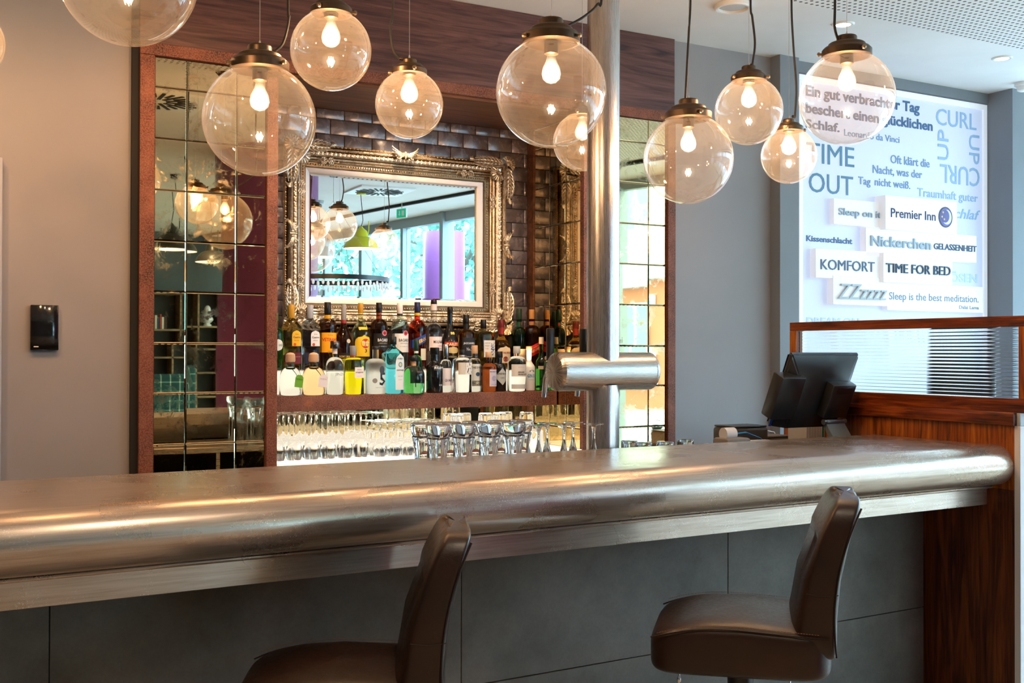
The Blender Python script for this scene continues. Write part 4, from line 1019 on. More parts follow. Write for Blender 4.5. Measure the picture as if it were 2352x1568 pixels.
B('square pale whisky bottle with a white label and a blue calligraphic character', 1110, 'b', 734, 45, 'oliv', (.68, .78), .28, (.82, .30), '#0c0c0c', e=5, style='round',
  labels=[('rect', .24, .58, -.45, .95, '#ece8e2', [('SUNTORY', .51, .028, -.36, .3, '#606060', 0), ('WHISKY', .455, .028, -.36, .2, '#606060', 0), ('TOKI', .40, .028, -.36, .05, '#d07070', 0), ('blended japanese', .33, .012, -.36, .2, '#909090', 0), ('\u5b63', .30, .20, .32, .86, '#1d3f78', .01)])])
B('orange scotch bottle with a burgundy cap and cream label', 1151, 'b', 734, 42, 'orange', (.48, .68), .32, (.84, .36), '#5a1a1e', foil=(.70, .84, '#7a2420'), style='slope',
  labels=[('arch', .12, .46, -.8, .9, '#e2cfae', [('CHIVAS REGAL', .31, .04, -.72, .86, '#8a1c28', .02), ('12', .18, .05, -.15, .2, '#7a1820', .02)])], extra=disc(.20, .02, .3, '#9a4a48'))
B('dark whiskey bottle with a green neck right of the scotch', 1173, 'b', 714, 26, 'brown', Yo=5.315, sh=(.56, .72), nr=.40, cap=(.72, .44), capm='#1a3424', labels=[('rect', .36, .56, -.9, .95, '#1b1712', [('TUL', .46, .05, -.2, .7, '#e0c878', .02)])])
B('dark green single malt bottle with a red neck tab', 1192, 'b', 709, 32, 'dgreen', (.56, .70), .36, (.82, .4), '#1c3324', foil=(.70, .78, '#14482c'),
  labels=[('rect', .08, .33, -.9, .97, '#d9c3a0', [('Fiddich', .2, .04, -.3, .8, '#6a4a20', 0)])], extra=disc(.75, .2, .12, '#d8301c', .004, 'neck_tab', 2))
B('dark whisky bottle with a slanting red label ending the back row', 1221, 'b', 711, 37, 'brown', (.58, .74), .32, (.84, .34), '#c98c50', e=3.5, foil=(.74, .80, '#c08050'),
  labels=[('slant', .24, .42, -.95, .95, '#b81c1a', [('RED LABEL', .30, .045, -.55, .6, '#f0d090', .01, .45), ('JOHNNIE WALKER', .37, .016, -.4, .6, '#f0d0b0', 0, .45)])])
# front row
B('bulbous clear tequila bottle with an orange ball stopper and a green tag', 667, 'f', 809, 50, 'clear', (.36, .66), .36, (.74, .44), cork=True, capshape='ball', labels=[], extra=ribbon('#6fae2c', '#6fae2c'))
B('bulbous amber tequila bottle with an orange ball stopper and an orange ribbon', 720.5, 'f', 809, 53, 'straw', (.36, .66), .36, (.74, .44), cork=True, capshape='ball', labels=[], extra=ribbon('#e8682a', '#e6dce0'))
B('round-shouldered clear gin bottle with a silver stopper and etched birdcage', 769, 'f', 783, 41, 'clear', (.52, .70), .27, (.86, .52), '#5d5654', capmat=colm('#6a6260', .25, 1.0), labels=[('rect', .3, .6, -.9, .9, None, [('JINZU', .36, .05, -.3, .9, '#6a655a', 0)])], foil=(.76, .86, '#e8dcd8'))
B('bright yellow square gin bottle with a grey metal cap', 811, 'f', 794, 46, 'yellow', (.70, .76), .30, (.80, .33), '#8e8d8c', e=5, foil=(.78, .80, '#c83020'),
  labels=[('rect', .34, .56, -.2, .78, '#f0e9e6', [('ungava', .445, .035, -.12, .70, '#30303a', .01), ('DNGC', .50, .022, .05, .5, '#505060', 0), ('canadian premium gin', .375, .01, .0, .55, '#c06060', 0)])])
B('frosted white gin bottle with a black figure five', 862.5, 'f', 795, 43, 'frost', (.62, .74), .34, (.93, .36), '#22242a', e=3, style='round',
  labels=[('rect', .16, .5, -.9, .9, None, [('5', .19, .27, .05, .8, '#0e1216', .02), ('GARDEN SWIFT', .13, .014, -.4, .7, '#55585a', 0)])], extra=many(disc(.50, .35, .3, '#3a3c40', name='printed_portrait', k=1.5), disc(.28, -.45, .26, '#8a8a88', name='printed_dots')))
B('square sky-blue gin bottle with a tall white label', 902, 'f', 773, 46, 'blue', (.70, .82), .28, (.86, .36), '#101216', e=4, style='lin',
  labels=[('arch', .07, .70, -.12, .92, '#dce2e2', [('BOMBAY', .60, .03, .1, .7, '#3a6a80', .02), ('SAPPHIRE', .40, .028, .0, .82, '#2f5a70', .02), ('DRY GIN', .3, .016, .15, .65, '#606878', 0), ('LONDON', .24, .014, .2, .6, '#707888', 0)])],
  extra=many(disc(.51, .40, .22, '#5a9ab4', name='cameo', k=1.2), disc(.51, .40, .13, '#d8c890', .0013, 'cameo', 1.2)))
B('dark green foil-necked liqueur bottle standing behind the round clear gin bottle', 956, 'm', 779, 27, 'green', Yo=5.156, sh=(.52, .7), nr=.36, cap=(.78, .42), capm='#12321f', foil=(.74, .79, '#e8e8e8'), labels=[('rect', .2, .45, -.9, .9, '#1f5a34', [('MUTTI', .25, .06, -.7, .7, '#e8e8e0', .02)])], extra=many(disc(.42, -.35, .3, '#d8402c', name='printed_fruit'), disc(.42, .4, .3, '#d8402c', name='printed_fruit')))
B('round squat clear gin bottle with dark letters left of the matt black bottle', 950, 'f', 817, 51, 'clear', Yo=5.085, sh=(.45, .74), nr=.22, cap=(.86, .38), capm='#15171a', cork=False, foil=(.74, .86, '#c89a70'), labels=[('rect', .2, .6, -.7, .7, None, [('I', .18, .42, -.28, -.2, '#10181c', .01), ('I', .18, .42, .5, .56, '#10181c', .01), ('WOODLAND', .55, .05, -.1, .5, '#8a5a4a', 0)])])
B('all-black gin bottle with white block lettering', 998, 'f', 798, 39, 'black', (.56, .72), .48, (.84, .55), '#0a0a0b', style='slope', labels=[('rect', .2, .6, -.9, .9, None, [('BULLDOG', .53, .05, -.45, .97, '#e8e8e8', .04), ('LONDON DRY GIN', .50, .014, -.45, .9, '#b0b0b0', 0), ('XX', .16, .03, .1, .6, '#c8c8d0', .02)])])
B('clear gin bottle with a silver cap, mostly behind the black bottle', 1024, 'm', 790, 27, 'clear', (.5, .68), .42, (.74, .5), '#a8a6aa', capmat=colm('#a8a6aa', .25, 1.0), labels=[('rect', .14, .5, -.9, .9, '#efeaf0', [('GIN MARE', .22, .06, -.6, .9, '#55506a', .01)])])
B('six-sided clear gin bottle with a pale label and brush strokes', 1061, 'f', 803, 41, 'clear', (.72, .82), .28, (.88, .34), '#101010', e=3.4, foil=(.84, .88, '#d8d0cc'),
  labels=[('rect', .42, .70, -.85, .0, '#d5cabb', []), ('rect', .42, .70, .02, .92, '#ece7e0', [('\u516d', .48, .18, .15, .8, '#15181c', .02), ('ROKU GIN', .435, .02, .3, .85, '#606060', 0)])])
B('clear gin bottle with a cork and a dark duke emblem label', 1090, 'm', 793, 28, 'clear', (.6, .72), .48, (.82, .52), cork=True, labels=[('rect', .12, .60, -.95, .95, '#dcdcd6', [('THE DUKE', .50, .05, -.9, .8, '#283440', .02), ('GIN', .17, .05, -.3, .5, '#e8e8d8', .03)]), ('rect', .135, .24, -.95, .95, '#5a6a50', [])], extra=disc(.38, .1, .38, '#33506a', .0012, 'emblem', .9))
B('small brown apothecary gin bottle with a lilac stamp label', 1122, 'f', 808, 37, 'brown', (.60, .72), .34, (.86, .38), cork=True, labels=[('rect', .14, .56, -.35, .92, '#cdc3d0', [('MONKEY 47', .49, .035, -.28, .86, '#4a4460', .01), ('DRY GIN', .17, .03, -.1, .7, '#7a6a80', 0)])], foil=(.76, .80, '#1c1210'), extra=disc(.34, .28, .34, '#a9a0b4', .0012, 'printed_stamp'))
B('black apothecary gin bottle with a grey diamond label', 1146, 'm', 807, 34, 'black', (.56, .72), .42, (.84, .5), '#0d0c0b', labels=[('diamond', .16, .58, -.9, .95, '#b9bbb4', [('HENDRICKS', .42, .05, -.85, .9, '#3a3c3c', .01), ('GIN', .32, .045, -.3, .3, '#5a5c5a', .01)])])
B('round clear gin bottle with a white label and a glowing window', 1187, 'f', 795, 43, 'clear', (.62, .78), .32, (.84, .38), '#c3c2c2', labels=[('rect', .33, .60, -.9, .92, '#dcd8d2', [('BERLINER', .41, .035, -.35, .4, '#3a3434', .02), ('BRANDSTIFTER', .36, .035, -.35, .9, '#3a3434', .02), ('BERLIN DRY GIN', .53, .014, -.35, .3, '#c07060', 0)]), ('rect', .06, .16, -.9, .92, '#c9c7c6', [])])
B('white stoneware gin bottle with blue lettering and a cork', 1215, 'm', 795, 28, 'white', (.52, .68), .42, (.92, .5), cork=True, style='slope', labels=[('rect', .2, .6, -.9, .9, None, [('GIN SUL', .30, .08, -.75, .95, '#3f9ac0', .02), ('\u2302', .43, .04, -.4, .4, '#2a3a44', .02), ('HAMBURG', .24, .02, -.5, .5, '#88b0c0', 0)])])
B('bright green gin bottle with a silver cap and red seal', 1243, 'm', 774, 26, 'green', (.52, .70), .36, (.87, .42), '#b3a898', style='slope', labels=[('rect', .40, .46, -.9, .9, '#b9a88c', [])], extra=disc(.60, .35, .2, '#b01c24', .0012, 'red_seal'))
B('small clear bottle right of the bright green gin bottle', 1256, 'f', 818, 14, 'clear', (.8, .88), .5, (.9, .6), '#b8b0a8', e=4, labels=[('rect', .1, .7, -.8, .8, '#d8d0c4', [])], base=ZS)
# ------------------------------------------------------------------ glasses
M_gls = pr('drinking_glass', (.98, .99, 1.0), .0, trans=1, ior=1.46)
def glass(name, prof_o, prof_i, loc, label, cat, group, n=28, rot=0, facet=None):
    """closed thin-walled lathe: outer profile up, inner profile down"""
    t = solo(name, MB().lathe(prof_o+prof_i, n, cap=False), M_gls, label, cat, group, ang=60)
    t.location = loc; return t
def wine(h, rb, rf, bowl):   # standing upside down: rim at 0, foot at h
    o = [(0, rb*.86), (bowl*.35, rb), (bowl*.7, rb*.86), (bowl*.92, rb*.42), (bowl, .006), (bowl+.01, .0036), (h-.02, .0034), (h-.006, .008), (h-.003, rf*.5), (h-.0025, rf), (h, rf), (h, .0001)]
    i = [(bowl-.008, .0001), (bowl*.90, rb*.38), (bowl*.69, rb*.86-.0012), (bowl*.35, rb-.0012), (0, rb*.86-.0012), (0, rb*.86)]
    return o, i
def wine_mesh(h, rb, rf, bowl):
    o, i = wine(h, rb, rf, bowl); return MB().lathe(o, 28, cap=False).lathe(i, 28, cap=False).mesh('wine_glass', M_gls, ang=60)
def flute_mesh(h, rb, rf, bowl):
    o = [(0, rb*.8), (bowl*.3, rb), (bowl*.6, rb*.86), (bowl*.82, rb*.52), (bowl, .009), (bowl+.02, .0055), (h-.03, .0045), (h-.008, .012), (h-.004, rf*.55), (h-.003, rf), (h, rf), (h, .0001)]
    i = [(bowl*.93, .0001), (bowl*.80, rb*.46), (bowl*.6, rb*.86-.0014), (bowl*.3, rb-.0014), (0, rb*.8-.0014), (0, rb*.8)]
    return MB().lathe(o, 32, cap=False).lathe(i, 32, cap=False).mesh('champagne_flute', M_gls, ang=60)
def tumbler_mesh(h, r0, r1, base, cut=0):  # upside down, rim r0 at 0, base r1 at h
    n = 40 if cut else 28
    b = MB().lathe([(0, r0), (h*.3, r0+(r1-r0)*.3), (h*.8, r0+(r1-r0)*.8), (h-.003, r1), (h, r1-.003), (h, .0001)], n, cap=False)
    if cut: b.v = [(v[0]*(1+cut*((k % n) % 2)*(1 if 0 < v[2] < h*.9 else 0)), v[1]*(1+cut*((k % n) % 2)*(1 if 0 < v[2] < h*.9 else 0)), v[2]) for k, v in enumerate(b.v)]
    b.lathe([(h-base, .0001), (h-base, r1-.006), (h*.3, r0+(r1-r0)*.3-.0025), (0, r0-.002), (0, r0)], n, cap=False)
    return b.mesh('tumbler', M_gls, ang=30 if cut else 60)
def beer_mesh(h):
    R0 = .0445
    o = [(0, .034), (h*.15, .033), (h*.40, .030), (h*.58, .030), (h*.72, .036), (h*.80, .041), (h*.82, .0375), (h*.84, .041), (h*.93, R0), (h-.004, R0+.001), (h, R0-.002), (h, .0001)]
    i = [(h*.80, .0001), (h*.79, .030), (h*.70, .031), (h*.56, .0262), (h*.40, .0265), (h*.15, .0305), (0, .032), (0, .034)]
    return MB().lathe(o, 36, cap=False).lathe(i, 36, cap=False).mesh('beer_glass', M_gls, ang=60)
def put(name, mesh, loc, label, cat, group):
    o = bpy.data.objects.new(name, mesh); COL.objects.link(o); o.location = loc; o['label'] = label; o['category'] = cat; o['group'] = group; return o
random.seed(21)
ZG = .9965
ORD = ['first', 'second', 'third', 'fourth', 'fifth', 'sixth', 'seventh', 'eighth']; ROW = ['front', 'middle', 'rear']; ROW4 = ['front', 'second', 'third', 'rear']
mw1 = wine_mesh(.212, .037, .036, .112); mw2 = wine_mesh(.165, .032, .032, .085); mt1 = tumbler_mesh(.105, .034, .030, .010); mt2 = tumbler_mesh(.085, .036, .034, .012, .05); mf = flute_mesh(.232, .031, .0375, .15); mb_ = beer_mesh(.243)
for r_ in range(3):
    for c_ in range(6):
        put('wine_glass', mw1, (1.545+c_*.082, 4.95+r_*.085+random.uniform(-.004, .004), ZG), 'tall upturned wine glass, %s from the left niche upright, %s row' % (ORD[c_], ROW[r_]), 'wine glass', 'tall upturned wine glasses on the back counter')
for r_ in range(3):
    for c_ in range(5):
        put('small_wine_glass', mw2, (2.04+c_*.072, 4.92+r_*.082+random.uniform(-.003, .003), ZG), 'short upturned stem glass, %s from the tall wine glasses, %s row' % (ORD[c_], ROW[r_]), 'wine glass', 'short upturned stem glasses on the back counter')
for r_ in range(4):
    for c_ in range(7):
        x_, y_ = 2.41+c_*.078, 4.86+r_*.08
        if x_ > 3.06: continue
        put('tumbler', mt1, (x_, y_, ZG), 'plain upturned tumbler on the lit counter, %s from the stem glasses, %s row' % (ORD[c_], ROW4[r_]), 'tumbler', 'plain upturned tumblers on the back counter')
for r_ in range(2):
    for c_ in range(5):
        put('low_tumbler', mt1, (2.04+c_*.077, 5.18+r_*.078, ZG), 'plain upturned tumbler behind the short stem glasses, %s from the left, %s row' % (ORD[c_], ('nearer', 'farther')[r_]), 'tumbler', 'plain upturned tumblers behind the stem glasses')
for k_, (x_, y_) in enumerate(((2.44, 5.02), (2.44, 4.94), (2.52, 5.02), (2.60, 4.94), (2.68, 4.94), (2.76, 5.02), (2.84, 4.94))):
    put('cut_glass_tumbler', mt2, (x_+.02, y_-.0, ZG+.1055), 'cut crystal tumbler stacked upside down on the plain tumblers, %s from the left' % ORD[k_], 'tumbler', 'cut crystal tumblers on the back counter')
# behind the bar: beer glasses and flutes
def bx_(px, Y): return at(px, 1000, Y=Y).x
for i, px in enumerate((1006.5, 1065, 1124, 1180)):
    put('beer_glass', mb_, (bx_(px, 3.50), 3.50, ZW), 'heavy upturned beer glass, %s in the front row behind the bar' % ['first from the left', 'second from the left', 'third from the left', 'nearest the champagne flutes'][i], 'beer glass', 'upturned beer glasses behind the bar')
for i, px in enumerate((972, 1031, 1089, 1147, 1196)):
    put('beer_glass', mb_, (bx_(px, 3.60), 3.60, ZW), 'heavy upturned beer glass in the rear row behind the bar, %s from the left' % ORD[i], 'beer glass', 'rear row of upturned beer glasses')
for px, Y, lb in ((1208, 3.69, 'upturned champagne flute next to the beer glasses'), (1237, 3.47, 'upturned champagne flute, second from the beer glasses, front row'), (1256, 3.56, 'upturned champagne flute, third from the beer glasses, back row'), (1295, 3.47, 'upturned champagne flute, fourth from the beer glasses, front row'), (1316, 3.56, 'upturned champagne flute standing left of the last one'), (1364, 3.445, 'upturned champagne flute in front of the steel pole')):
    put('champagne_flute', mf, (bx_(px, Y), Y, ZW), lb, 'champagne flute', 'upturned champagne flutes behind the bar')
mlow = tumbler_mesh(.145, .037, .034, .012)
for px, Y, i in ((1446, 3.62, 0), (1478, 3.53, 1), (1528, 3.52, 2), (1574, 3.58, 3)):
    put('tall_tumbler', mlow, (bx_(px, Y), Y, ZW), 'upturned tumbler whose base peeps over the bar, %s' % ['next to the steel pole', 'second right of the steel pole', 'third right of the steel pole', 'farthest right of the steel pole'][i], 'tumbler', 'upturned tumblers right of the beer tower')
# ------------------------------------------------------------------ globe pendants
M_bronze = pr('dark_bronze_lamp_cap', (.10, .065, .04), .38, .85)
M_globe = thin_glass('smoked_globe_glass', (.955, .925, .885), .05, .052, (.92, .80, .66), 0, 3.0, .8)
M_bulbg = thin_glass('bulb_glass', (1, .97, .92), .04, 0, edge=.5)
def _bulbglow():
    n = N(M_bulbg); o = n.t.nodes['Material Output']; src = o.inputs[0].links[0].from_socket
    e = n.n('Emission'); e.inputs[0].default_value = (1, .80, .58, 1)
    lw = n.n('LayerWeight'); lw.inputs[0].default_value = .5; tg = n.n('TexCoord'); gz = n.n('SeparateXYZ'); n.l(tg.outputs['Generated'], gz.inputs[0])
    n.l(n.math('MULTIPLY', n.math('POWER', n.math('SUBTRACT', 1.0, lw.outputs['Facing']), 1.5), n.ramp(gz.outputs[2], [(.40, 1.9), (.85, .12)])), e.inputs[1])
    a = n.n('AddShader'); n.l(src, a.inputs[0]); n.l(e.outputs[0], a.inputs[1]); n.l(a.outputs[0], o.inputs[0])
_bulbglow()
M_fil = pr('glowing_filament', (1, .8, .5), .5, emit=(1, .68, .36), es=90)
M_cabl = pr('black_textile_cable', (.02, .016, .012), .6); M_wire = pr('steel_suspension_wire', (.7, .68, .64), .3, 1.0)
_glob = {}
def globe(label, px, py, dpx, YL, cable, k):
    c = at(px, py, Y=YL); D = dpx*axial(c)/FPX
    Rr = D/2
    t = thing('globe_pendant', label, 'pendant lamp', c, k*.7, 'clear glass globe pendants over the bar')
    if D not in _glob:
        a0 = math.asin(.47); n = 30
        pf = [(-Rr*math.cos(PI*i/n*(1-a0/PI)), max(Rr*math.sin(PI*i/n*(1-a0/PI)), 1e-5)) for i in range(n+1)]
        g = MB().lathe(pf, 56, cap=False).mesh('globe', M_globe)
        fl = [(.885, .47), (.885, .52), (1.02, .52), (1.045, .50), (1.075, .47), (1.085, .40), (1.15, .385), (1.17, .36), (1.185, .30), (1.19, .215), (1.30, .215), (1.325, .20), (1.33, .02)]
        cap_ = MB().lathe([(z*Rr, q*Rr) for z, q in fl], 48, cap=False).lathe([(.885*Rr, .47*Rr), (.90*Rr, .3*Rr), (.95*Rr, .001*Rr)], 48, cap=False).mesh('lamp_cap', M_bronze, ang=30)
        _glob[D] = (g, cap_)
    g, cp = _glob[D]
    part('glass_globe', None, None, t, mesh=g)
    cc = part('lamp_cap', None, None, t, mesh=cp)
    for i in range(3):
        a = i*2*PI/3+.35; b = MB().lathe([(0, .0045), (.008, .0045), (.008, .0075), (.014, .0065), (.016, .003)], 12, axis='x').xf(Matrix.Rotation(a, 4, 'Z') @ Matrix.Translation((.52*Rr-.001, 0, .955*Rr)))
        part('screw', b, M_screw, cc)
    zb = .33*Rr if D >= .25 else .30*Rr
    part('socket', MB().lathe([(.95*Rr, .022), (zb+.062, .022), (zb+.060, .0185), (zb+.060, .001)], 24, cap=False), M_bronze, t)
    bl = part('bulb', MB().lathe([(zb+.066, .012), (zb+.05, .0135), (zb+.035, .019), (zb+.018, .027), (zb, .030), (zb-.016, .0262), (zb-.026, .015), (zb-.030, .0003)], 28, cap=False), M_bulbg, t)
    fm = MB()
    for i in range(4):
        a = i*PI/2; x0, y0 = .007*math.cos(a), .007*math.sin(a); fm.tube([(x0, y0, zb+.022), (x0*1.5, y0*1.5, zb), (x0*.8, y0*.8, zb-.018)], .0012, 6)
    part('filament', fm, M_fil, bl)
    part('suspension_wire', MB().lathe([(1.33*Rr, .004), (1.33*Rr+.012, .003), (1.33*Rr+.016, .0009), (ZC-c.z, .0009)], 6), M_wire, t)
    if cable:
        pts = [at(x, y, Y=c.y) for x, y in cable]; pts.append(Vector((pts[-1].x+.01, c.y, ZC)))
        # smooth
        P = [pts[0]]
        for i in range(len(pts)-1):
            p0, p1, p2, p3 = pts[max(i-1, 0)], pts[i], pts[i+1], pts[min(i+2, len(pts)-1)]
            for s in range(1, 7):
                u = s/6; P.append(.5*((2*p1)+(p2-p0)*u+(2*p0-5*p1+4*p2-p3)*u*u+(3*p1-p0-3*p2+p3)*u**3))
        part('cable', MB().tube(P, .0042, 8), M_cabl, t, world=True)
        e = P[0]; part('cable_gland', MB().tube([Vector((c.x, c.y, e.z)) + (Vector((e.x, e.y, e.z))-Vector((c.x, c.y, e.z)))*.6, e], .006, 10), M_bronze, t, world=True)
    part('ceiling_rose', MB().lathe([(ZC-c.z-.025, .03), (ZC-c.z-.004, .05), (ZC-c.z-.0005, .05)], 24), M_bronze, t)
    light('bulb_light', 'POINT', c+Vector((0, 0, zb)), 6.0, (1, .62, .34), .012).parent = None
    return t
LM = [('largest globe pendant, cut off by the top edge over the bare wall', 295, -53, 311, 2.84, ((330, -125), (345, -200))),
      ('big globe pendant hanging in front of the left tiled mirror', 596, 275, 257, 3.26, ((631, 118), (651, 97), (664, 40), (662, -10))),
      ('medium globe pendant before the wood fascia with its cap at the top edge', 760, 115, 185, 3.26, ((735, -2), (715, -60))),
      ('small globe pendant in front of the brick-tiled niche', 940, 240, 156, 3.35, ((917, 134), (903, 112), (897, 60), (903, 0))),
      ('big globe pendant overlapping the steel pole', 1266, 212, 254, 2.89, ((1303, 60), (1342, 38), (1372, 10), (1383, -30))),
      ('globe pendant half hidden behind the steel pole', 1337, 326, 134, 3.72, None),
      ('lowest big globe pendant in front of the right tiled mirror', 1581, 365, 206, 3.24, ((1574, 232), (1578, 150), (1583, 60), (1586, 0))),
      ('medium globe pendant before the grey wall', 1720, 255, 155, 3.175, ((1728, 150), (1734, 100), (1728, 40), (1724, 0))),
      ('smallest globe pendant at the left edge of the word sign', 1812, 358, 127, 3.28, ((1826, 268), (1829, 200), (1822, 100), (1818, 0))),
      ('big globe pendant magnifying the lettering of the word sign', 1945, 225, 215, 2.62, ((1925, 92), (1917, 60), (1918, 0))),
      ('globe pendant of which only a sliver shows at the left edge', -75, 97, 160, 4.2, None)]
for i, a in enumerate(LM): globe(*a, i)
# ------------------------------------------------------------------ illuminated word sign
YS = 4.80
sg = thing('word_sign', 'large backlit white wall sign covered in sleep phrases', 'sign', (4.615, YS, 1.0))
sx0, sx1, sz1, sz0 = 4.615, 6.275, 3.125, 1.02
M_sign = pr('backlit_acrylic', (.52, .58, .74), .4, emit=(.66, .76, 1.0), es=.24)
M_sfr = pr('white_sign_frame', (.85, .88, .92), .4, emit=(.8, .88, 1), es=.2)
part('light_panel', MB().box(sx0+.02, sx1-.02, YS+.012, YW+.058, sz0+.02, sz1-.03), M_sign, sg, world=True)
f = MB()
for b in ((sx0, sx1, sz1-.035, sz1), (sx0, sx1, sz0, sz0+.03), (sx0, sx0+.03, sz0+.03, sz1-.035), (sx1-.035, sx1, sz0+.03, sz1-.035)): f.box(b[0], b[1], YS, YW+.055, b[2], b[3], .002, 1)
part('sign_frame', f, M_sfr, sg, world=True)
K7 = 2.489
def cp(x, y): return (1800+x/K7, 130+y/K7)
cdk, cmid, clt = '#41658a', '#6a8fb4', '#8fb2d6'
def stext(s, xl, yl, xr, yr, cap, hx, Y=YS+.012, bold=0, depth=.003, res=3, parent=None, label=None, shear=0, z=None):
    P0 = at(*cp(xl, yl), Y=Y); P1 = at(*cp(xr, yr), Y=Y); Pt = at(*cp(xl, yl-cap), Y=Y)
    zb = (P0.z+P1.z)/2
    fn = lambda x, z, o: (x, Y-.0006-o, z)
    return part('lettering', text_mb(s, P0.x, P1.x, zb, Pt.z-P0.z, fn, bold=bold, depth=depth, res=res, shear=shear), colm(hx, .5, 0, emit=.16 if parent is None else .03), parent or sg, world=True, smooth=False)
stext('Ein gut verbrachter Tag', 125, 212, 775, 330, 62, cdk, bold=.025)
stext('beschert einen gl\u00fccklichen', 125, 310, 850, 432, 60, cdk, bold=.025)
stext('Schlaf.', 125, 405, 318, 432, 52, cdk, bold=.02)
stext('Leonardo da Vinci', 345, 440, 660, 505, 40, cmid)
stext('TIME', 130, 603, 402, 632, 122, '#557f9c'); stext('OUT', 143, 775, 395, 792, 118, '#557f9c')
stext('Oft kl\u00e4rt die', 610, 612, 832, 630, 50, cmid, bold=.005); stext('Nacht, was der', 508, 668, 790, 692, 48, cmid, bold=.005); stext('Tag', 425, 729, 495, 734, 46, cmid, bold=.005); stext('nicht wei\u00df.', 520, 736, 722, 756, 46, cmid, bold=.005)
stext('Traumhaft guter', 763, 800, 1108, 828, 50, clt, bold=.005); stext('Schlaf', 940, 922, 1122, 930, 58, clt, shear=.3, bold=.01)
stext('CURL', 870, 392, 1100, 416, 98, clt, bold=.005)
stext('Kissenschlacht', 128, 1052, 390, 1072, 34, cdk, bold=.02)
stext('D\u00d6SEN', 905, 1283, 1105, 1290, 50, '#b3cde6', bold=.03)
stext('DREAM ON', 130, 1530, 430, 1532, 40, '#b3c9e2', bold=.03)
def rtext(s, x0, y0, x1, y1, rot, hx):
    """rotated capitals filling the box; rot 90 reads down, -90 reads up, 180 upside down"""
    A, C = at(*cp(x0, (y0+y1)/2), Y=YS+.012), at(*cp(x1, (y0+y1)/2), Y=YS+.012); mid = ((x0+x1)/2, (y0+y1)/2)
    T, Bm = at(*cp(mid[0], y0), Y=YS+.012), at(*cp(mid[0], y1), Y=YS+.012)
    W, Hh = C.x-A.x, T.z-Bm.z; cx_, cz = (A.x+C.x)/2, (T.z+Bm.z)/2
    w_, h_ = (W, Hh) if rot == 180 else (Hh, W); a = -R(rot)
    def fn(x, z, o):
        z -= h_/2; return (cx_+x*math.cos(a)-z*math.sin(a), YS+.0114-o, cz+x*math.sin(a)+z*math.cos(a))
    part('lettering', text_mb(s, -w_/2, w_/2, 0, h_, fn, depth=.003, res=3, bold=.005), colm(hx, .5, 0, emit=.16), sg, world=True, smooth=False)
rtext('UP', 1060, 448, 1120, 615, 90, clt); rtext('CURL', 893, 628, 1118, 738, 180, clt); rtext('UP', 876, 418, 940, 590, -90, clt)
M_blk_w = pr('white_sign_block', (.86, .86, .88), .45, emit=(.9, .93, 1), es=.14)  # faint emission stands in for ambient light on the blocks
def block(x0, y0, x1, y1, th, lab=None):
    """box standing proud of the sign by th; corners TL, BR of its front face in crop pixels"""
    Y = YS+.010-th; a = at(*cp(x0, y0), Y=Y); b = at(*cp(x1, y1), Y=Y)
    return part('raised_block', MB().box(a.x, b.x, Y, YS+.010, b.z, a.z, .0015, 1), M_blk_w, sg, world=True), Y
bl, Y = block(287, 808, 560, 978, .035); stext('Sleep on it', 312, 905, 552, 922, 42, '#9fb4c6', Y, .010, .007, parent=bl)
bl, Y = block(470, 975, 1103, 1178, .045); stext('Nickerchen', 495, 1080, 838, 1104, 62, '#9fb5c6', Y, .012, .008, parent=bl); stext('GELASSENHEIT', 857, 1101, 1100, 1115, 36, '#3c5a78', Y, .010, .004, parent=bl)
bl, Y = block(582, 790, 992, 1018, .085); stext('Premier Inn', 612, 916, 868, 938, 54, '#2b2a5c', Y, .01, .0015, parent=bl)
def oval(rx, rz, cx_, cz, o, hx, name, x_off=0):
    c = at(*cp(cx_, cz), Y=Y); q = at(*cp(cx_+rx, cz), Y=Y).x-c.x; h = c.z-at(*cp(cx_, cz+rz), Y=Y).z
    part(name, MB().prism([(c.x+x_off*q+q*math.cos(a), c.z+h*math.sin(a)) for a in [i*2*PI/36 for i in range(36)]], Y-o, Y-.0002, 'y'), colm(hx, .4), bl, world=True)
oval(39, 59, 924, 918, .003, '#2c2a54', 'moon_emblem'); oval(33, 52, 924, 918, .0036, '#6f68a8', 'moon_emblem')
oval(27, 42, 930, 918, .0042, '#e6e4f2', 'moon_emblem'); oval(24, 37, 920, 912, .0048, '#5b5596', 'moon_emblem')
for q in ((908, 890), (902, 915), (915, 930)): oval(4, 6, q[0], q[1], .0054, '#f0c080', 'star')
bl, Y = block(183, 1095, 560, 1280, .045); stext('KOMFORT', 210, 1214, 518, 1232, 62, '#4c6b88', Y, .0, .004, parent=bl)
bl, Y = block(283, 1250, 600, 1425, .050); stext('ZZzzzz', 303, 1383, 583, 1392, 92, '#b4c2c9', Y, .0, .016, parent=bl, shear=.25)
bl, Y = block(592, 1292, 1140, 1464, .040); stext('Sleep is the best meditation.', 602, 1388, 1113, 1404, 44, '#7088a0', Y, 0.004, .001, parent=bl); stext('Dalai Lama', 1003, 1441, 1115, 1444, 20, '#8298aa', Y, .02, .001, parent=bl)
bl, Y = block(570, 1120, 965, 1307, .075); stext('TIME FOR BED', 583, 1234, 950, 1250, 56, '#2c4860', Y, .0, .007, parent=bl)
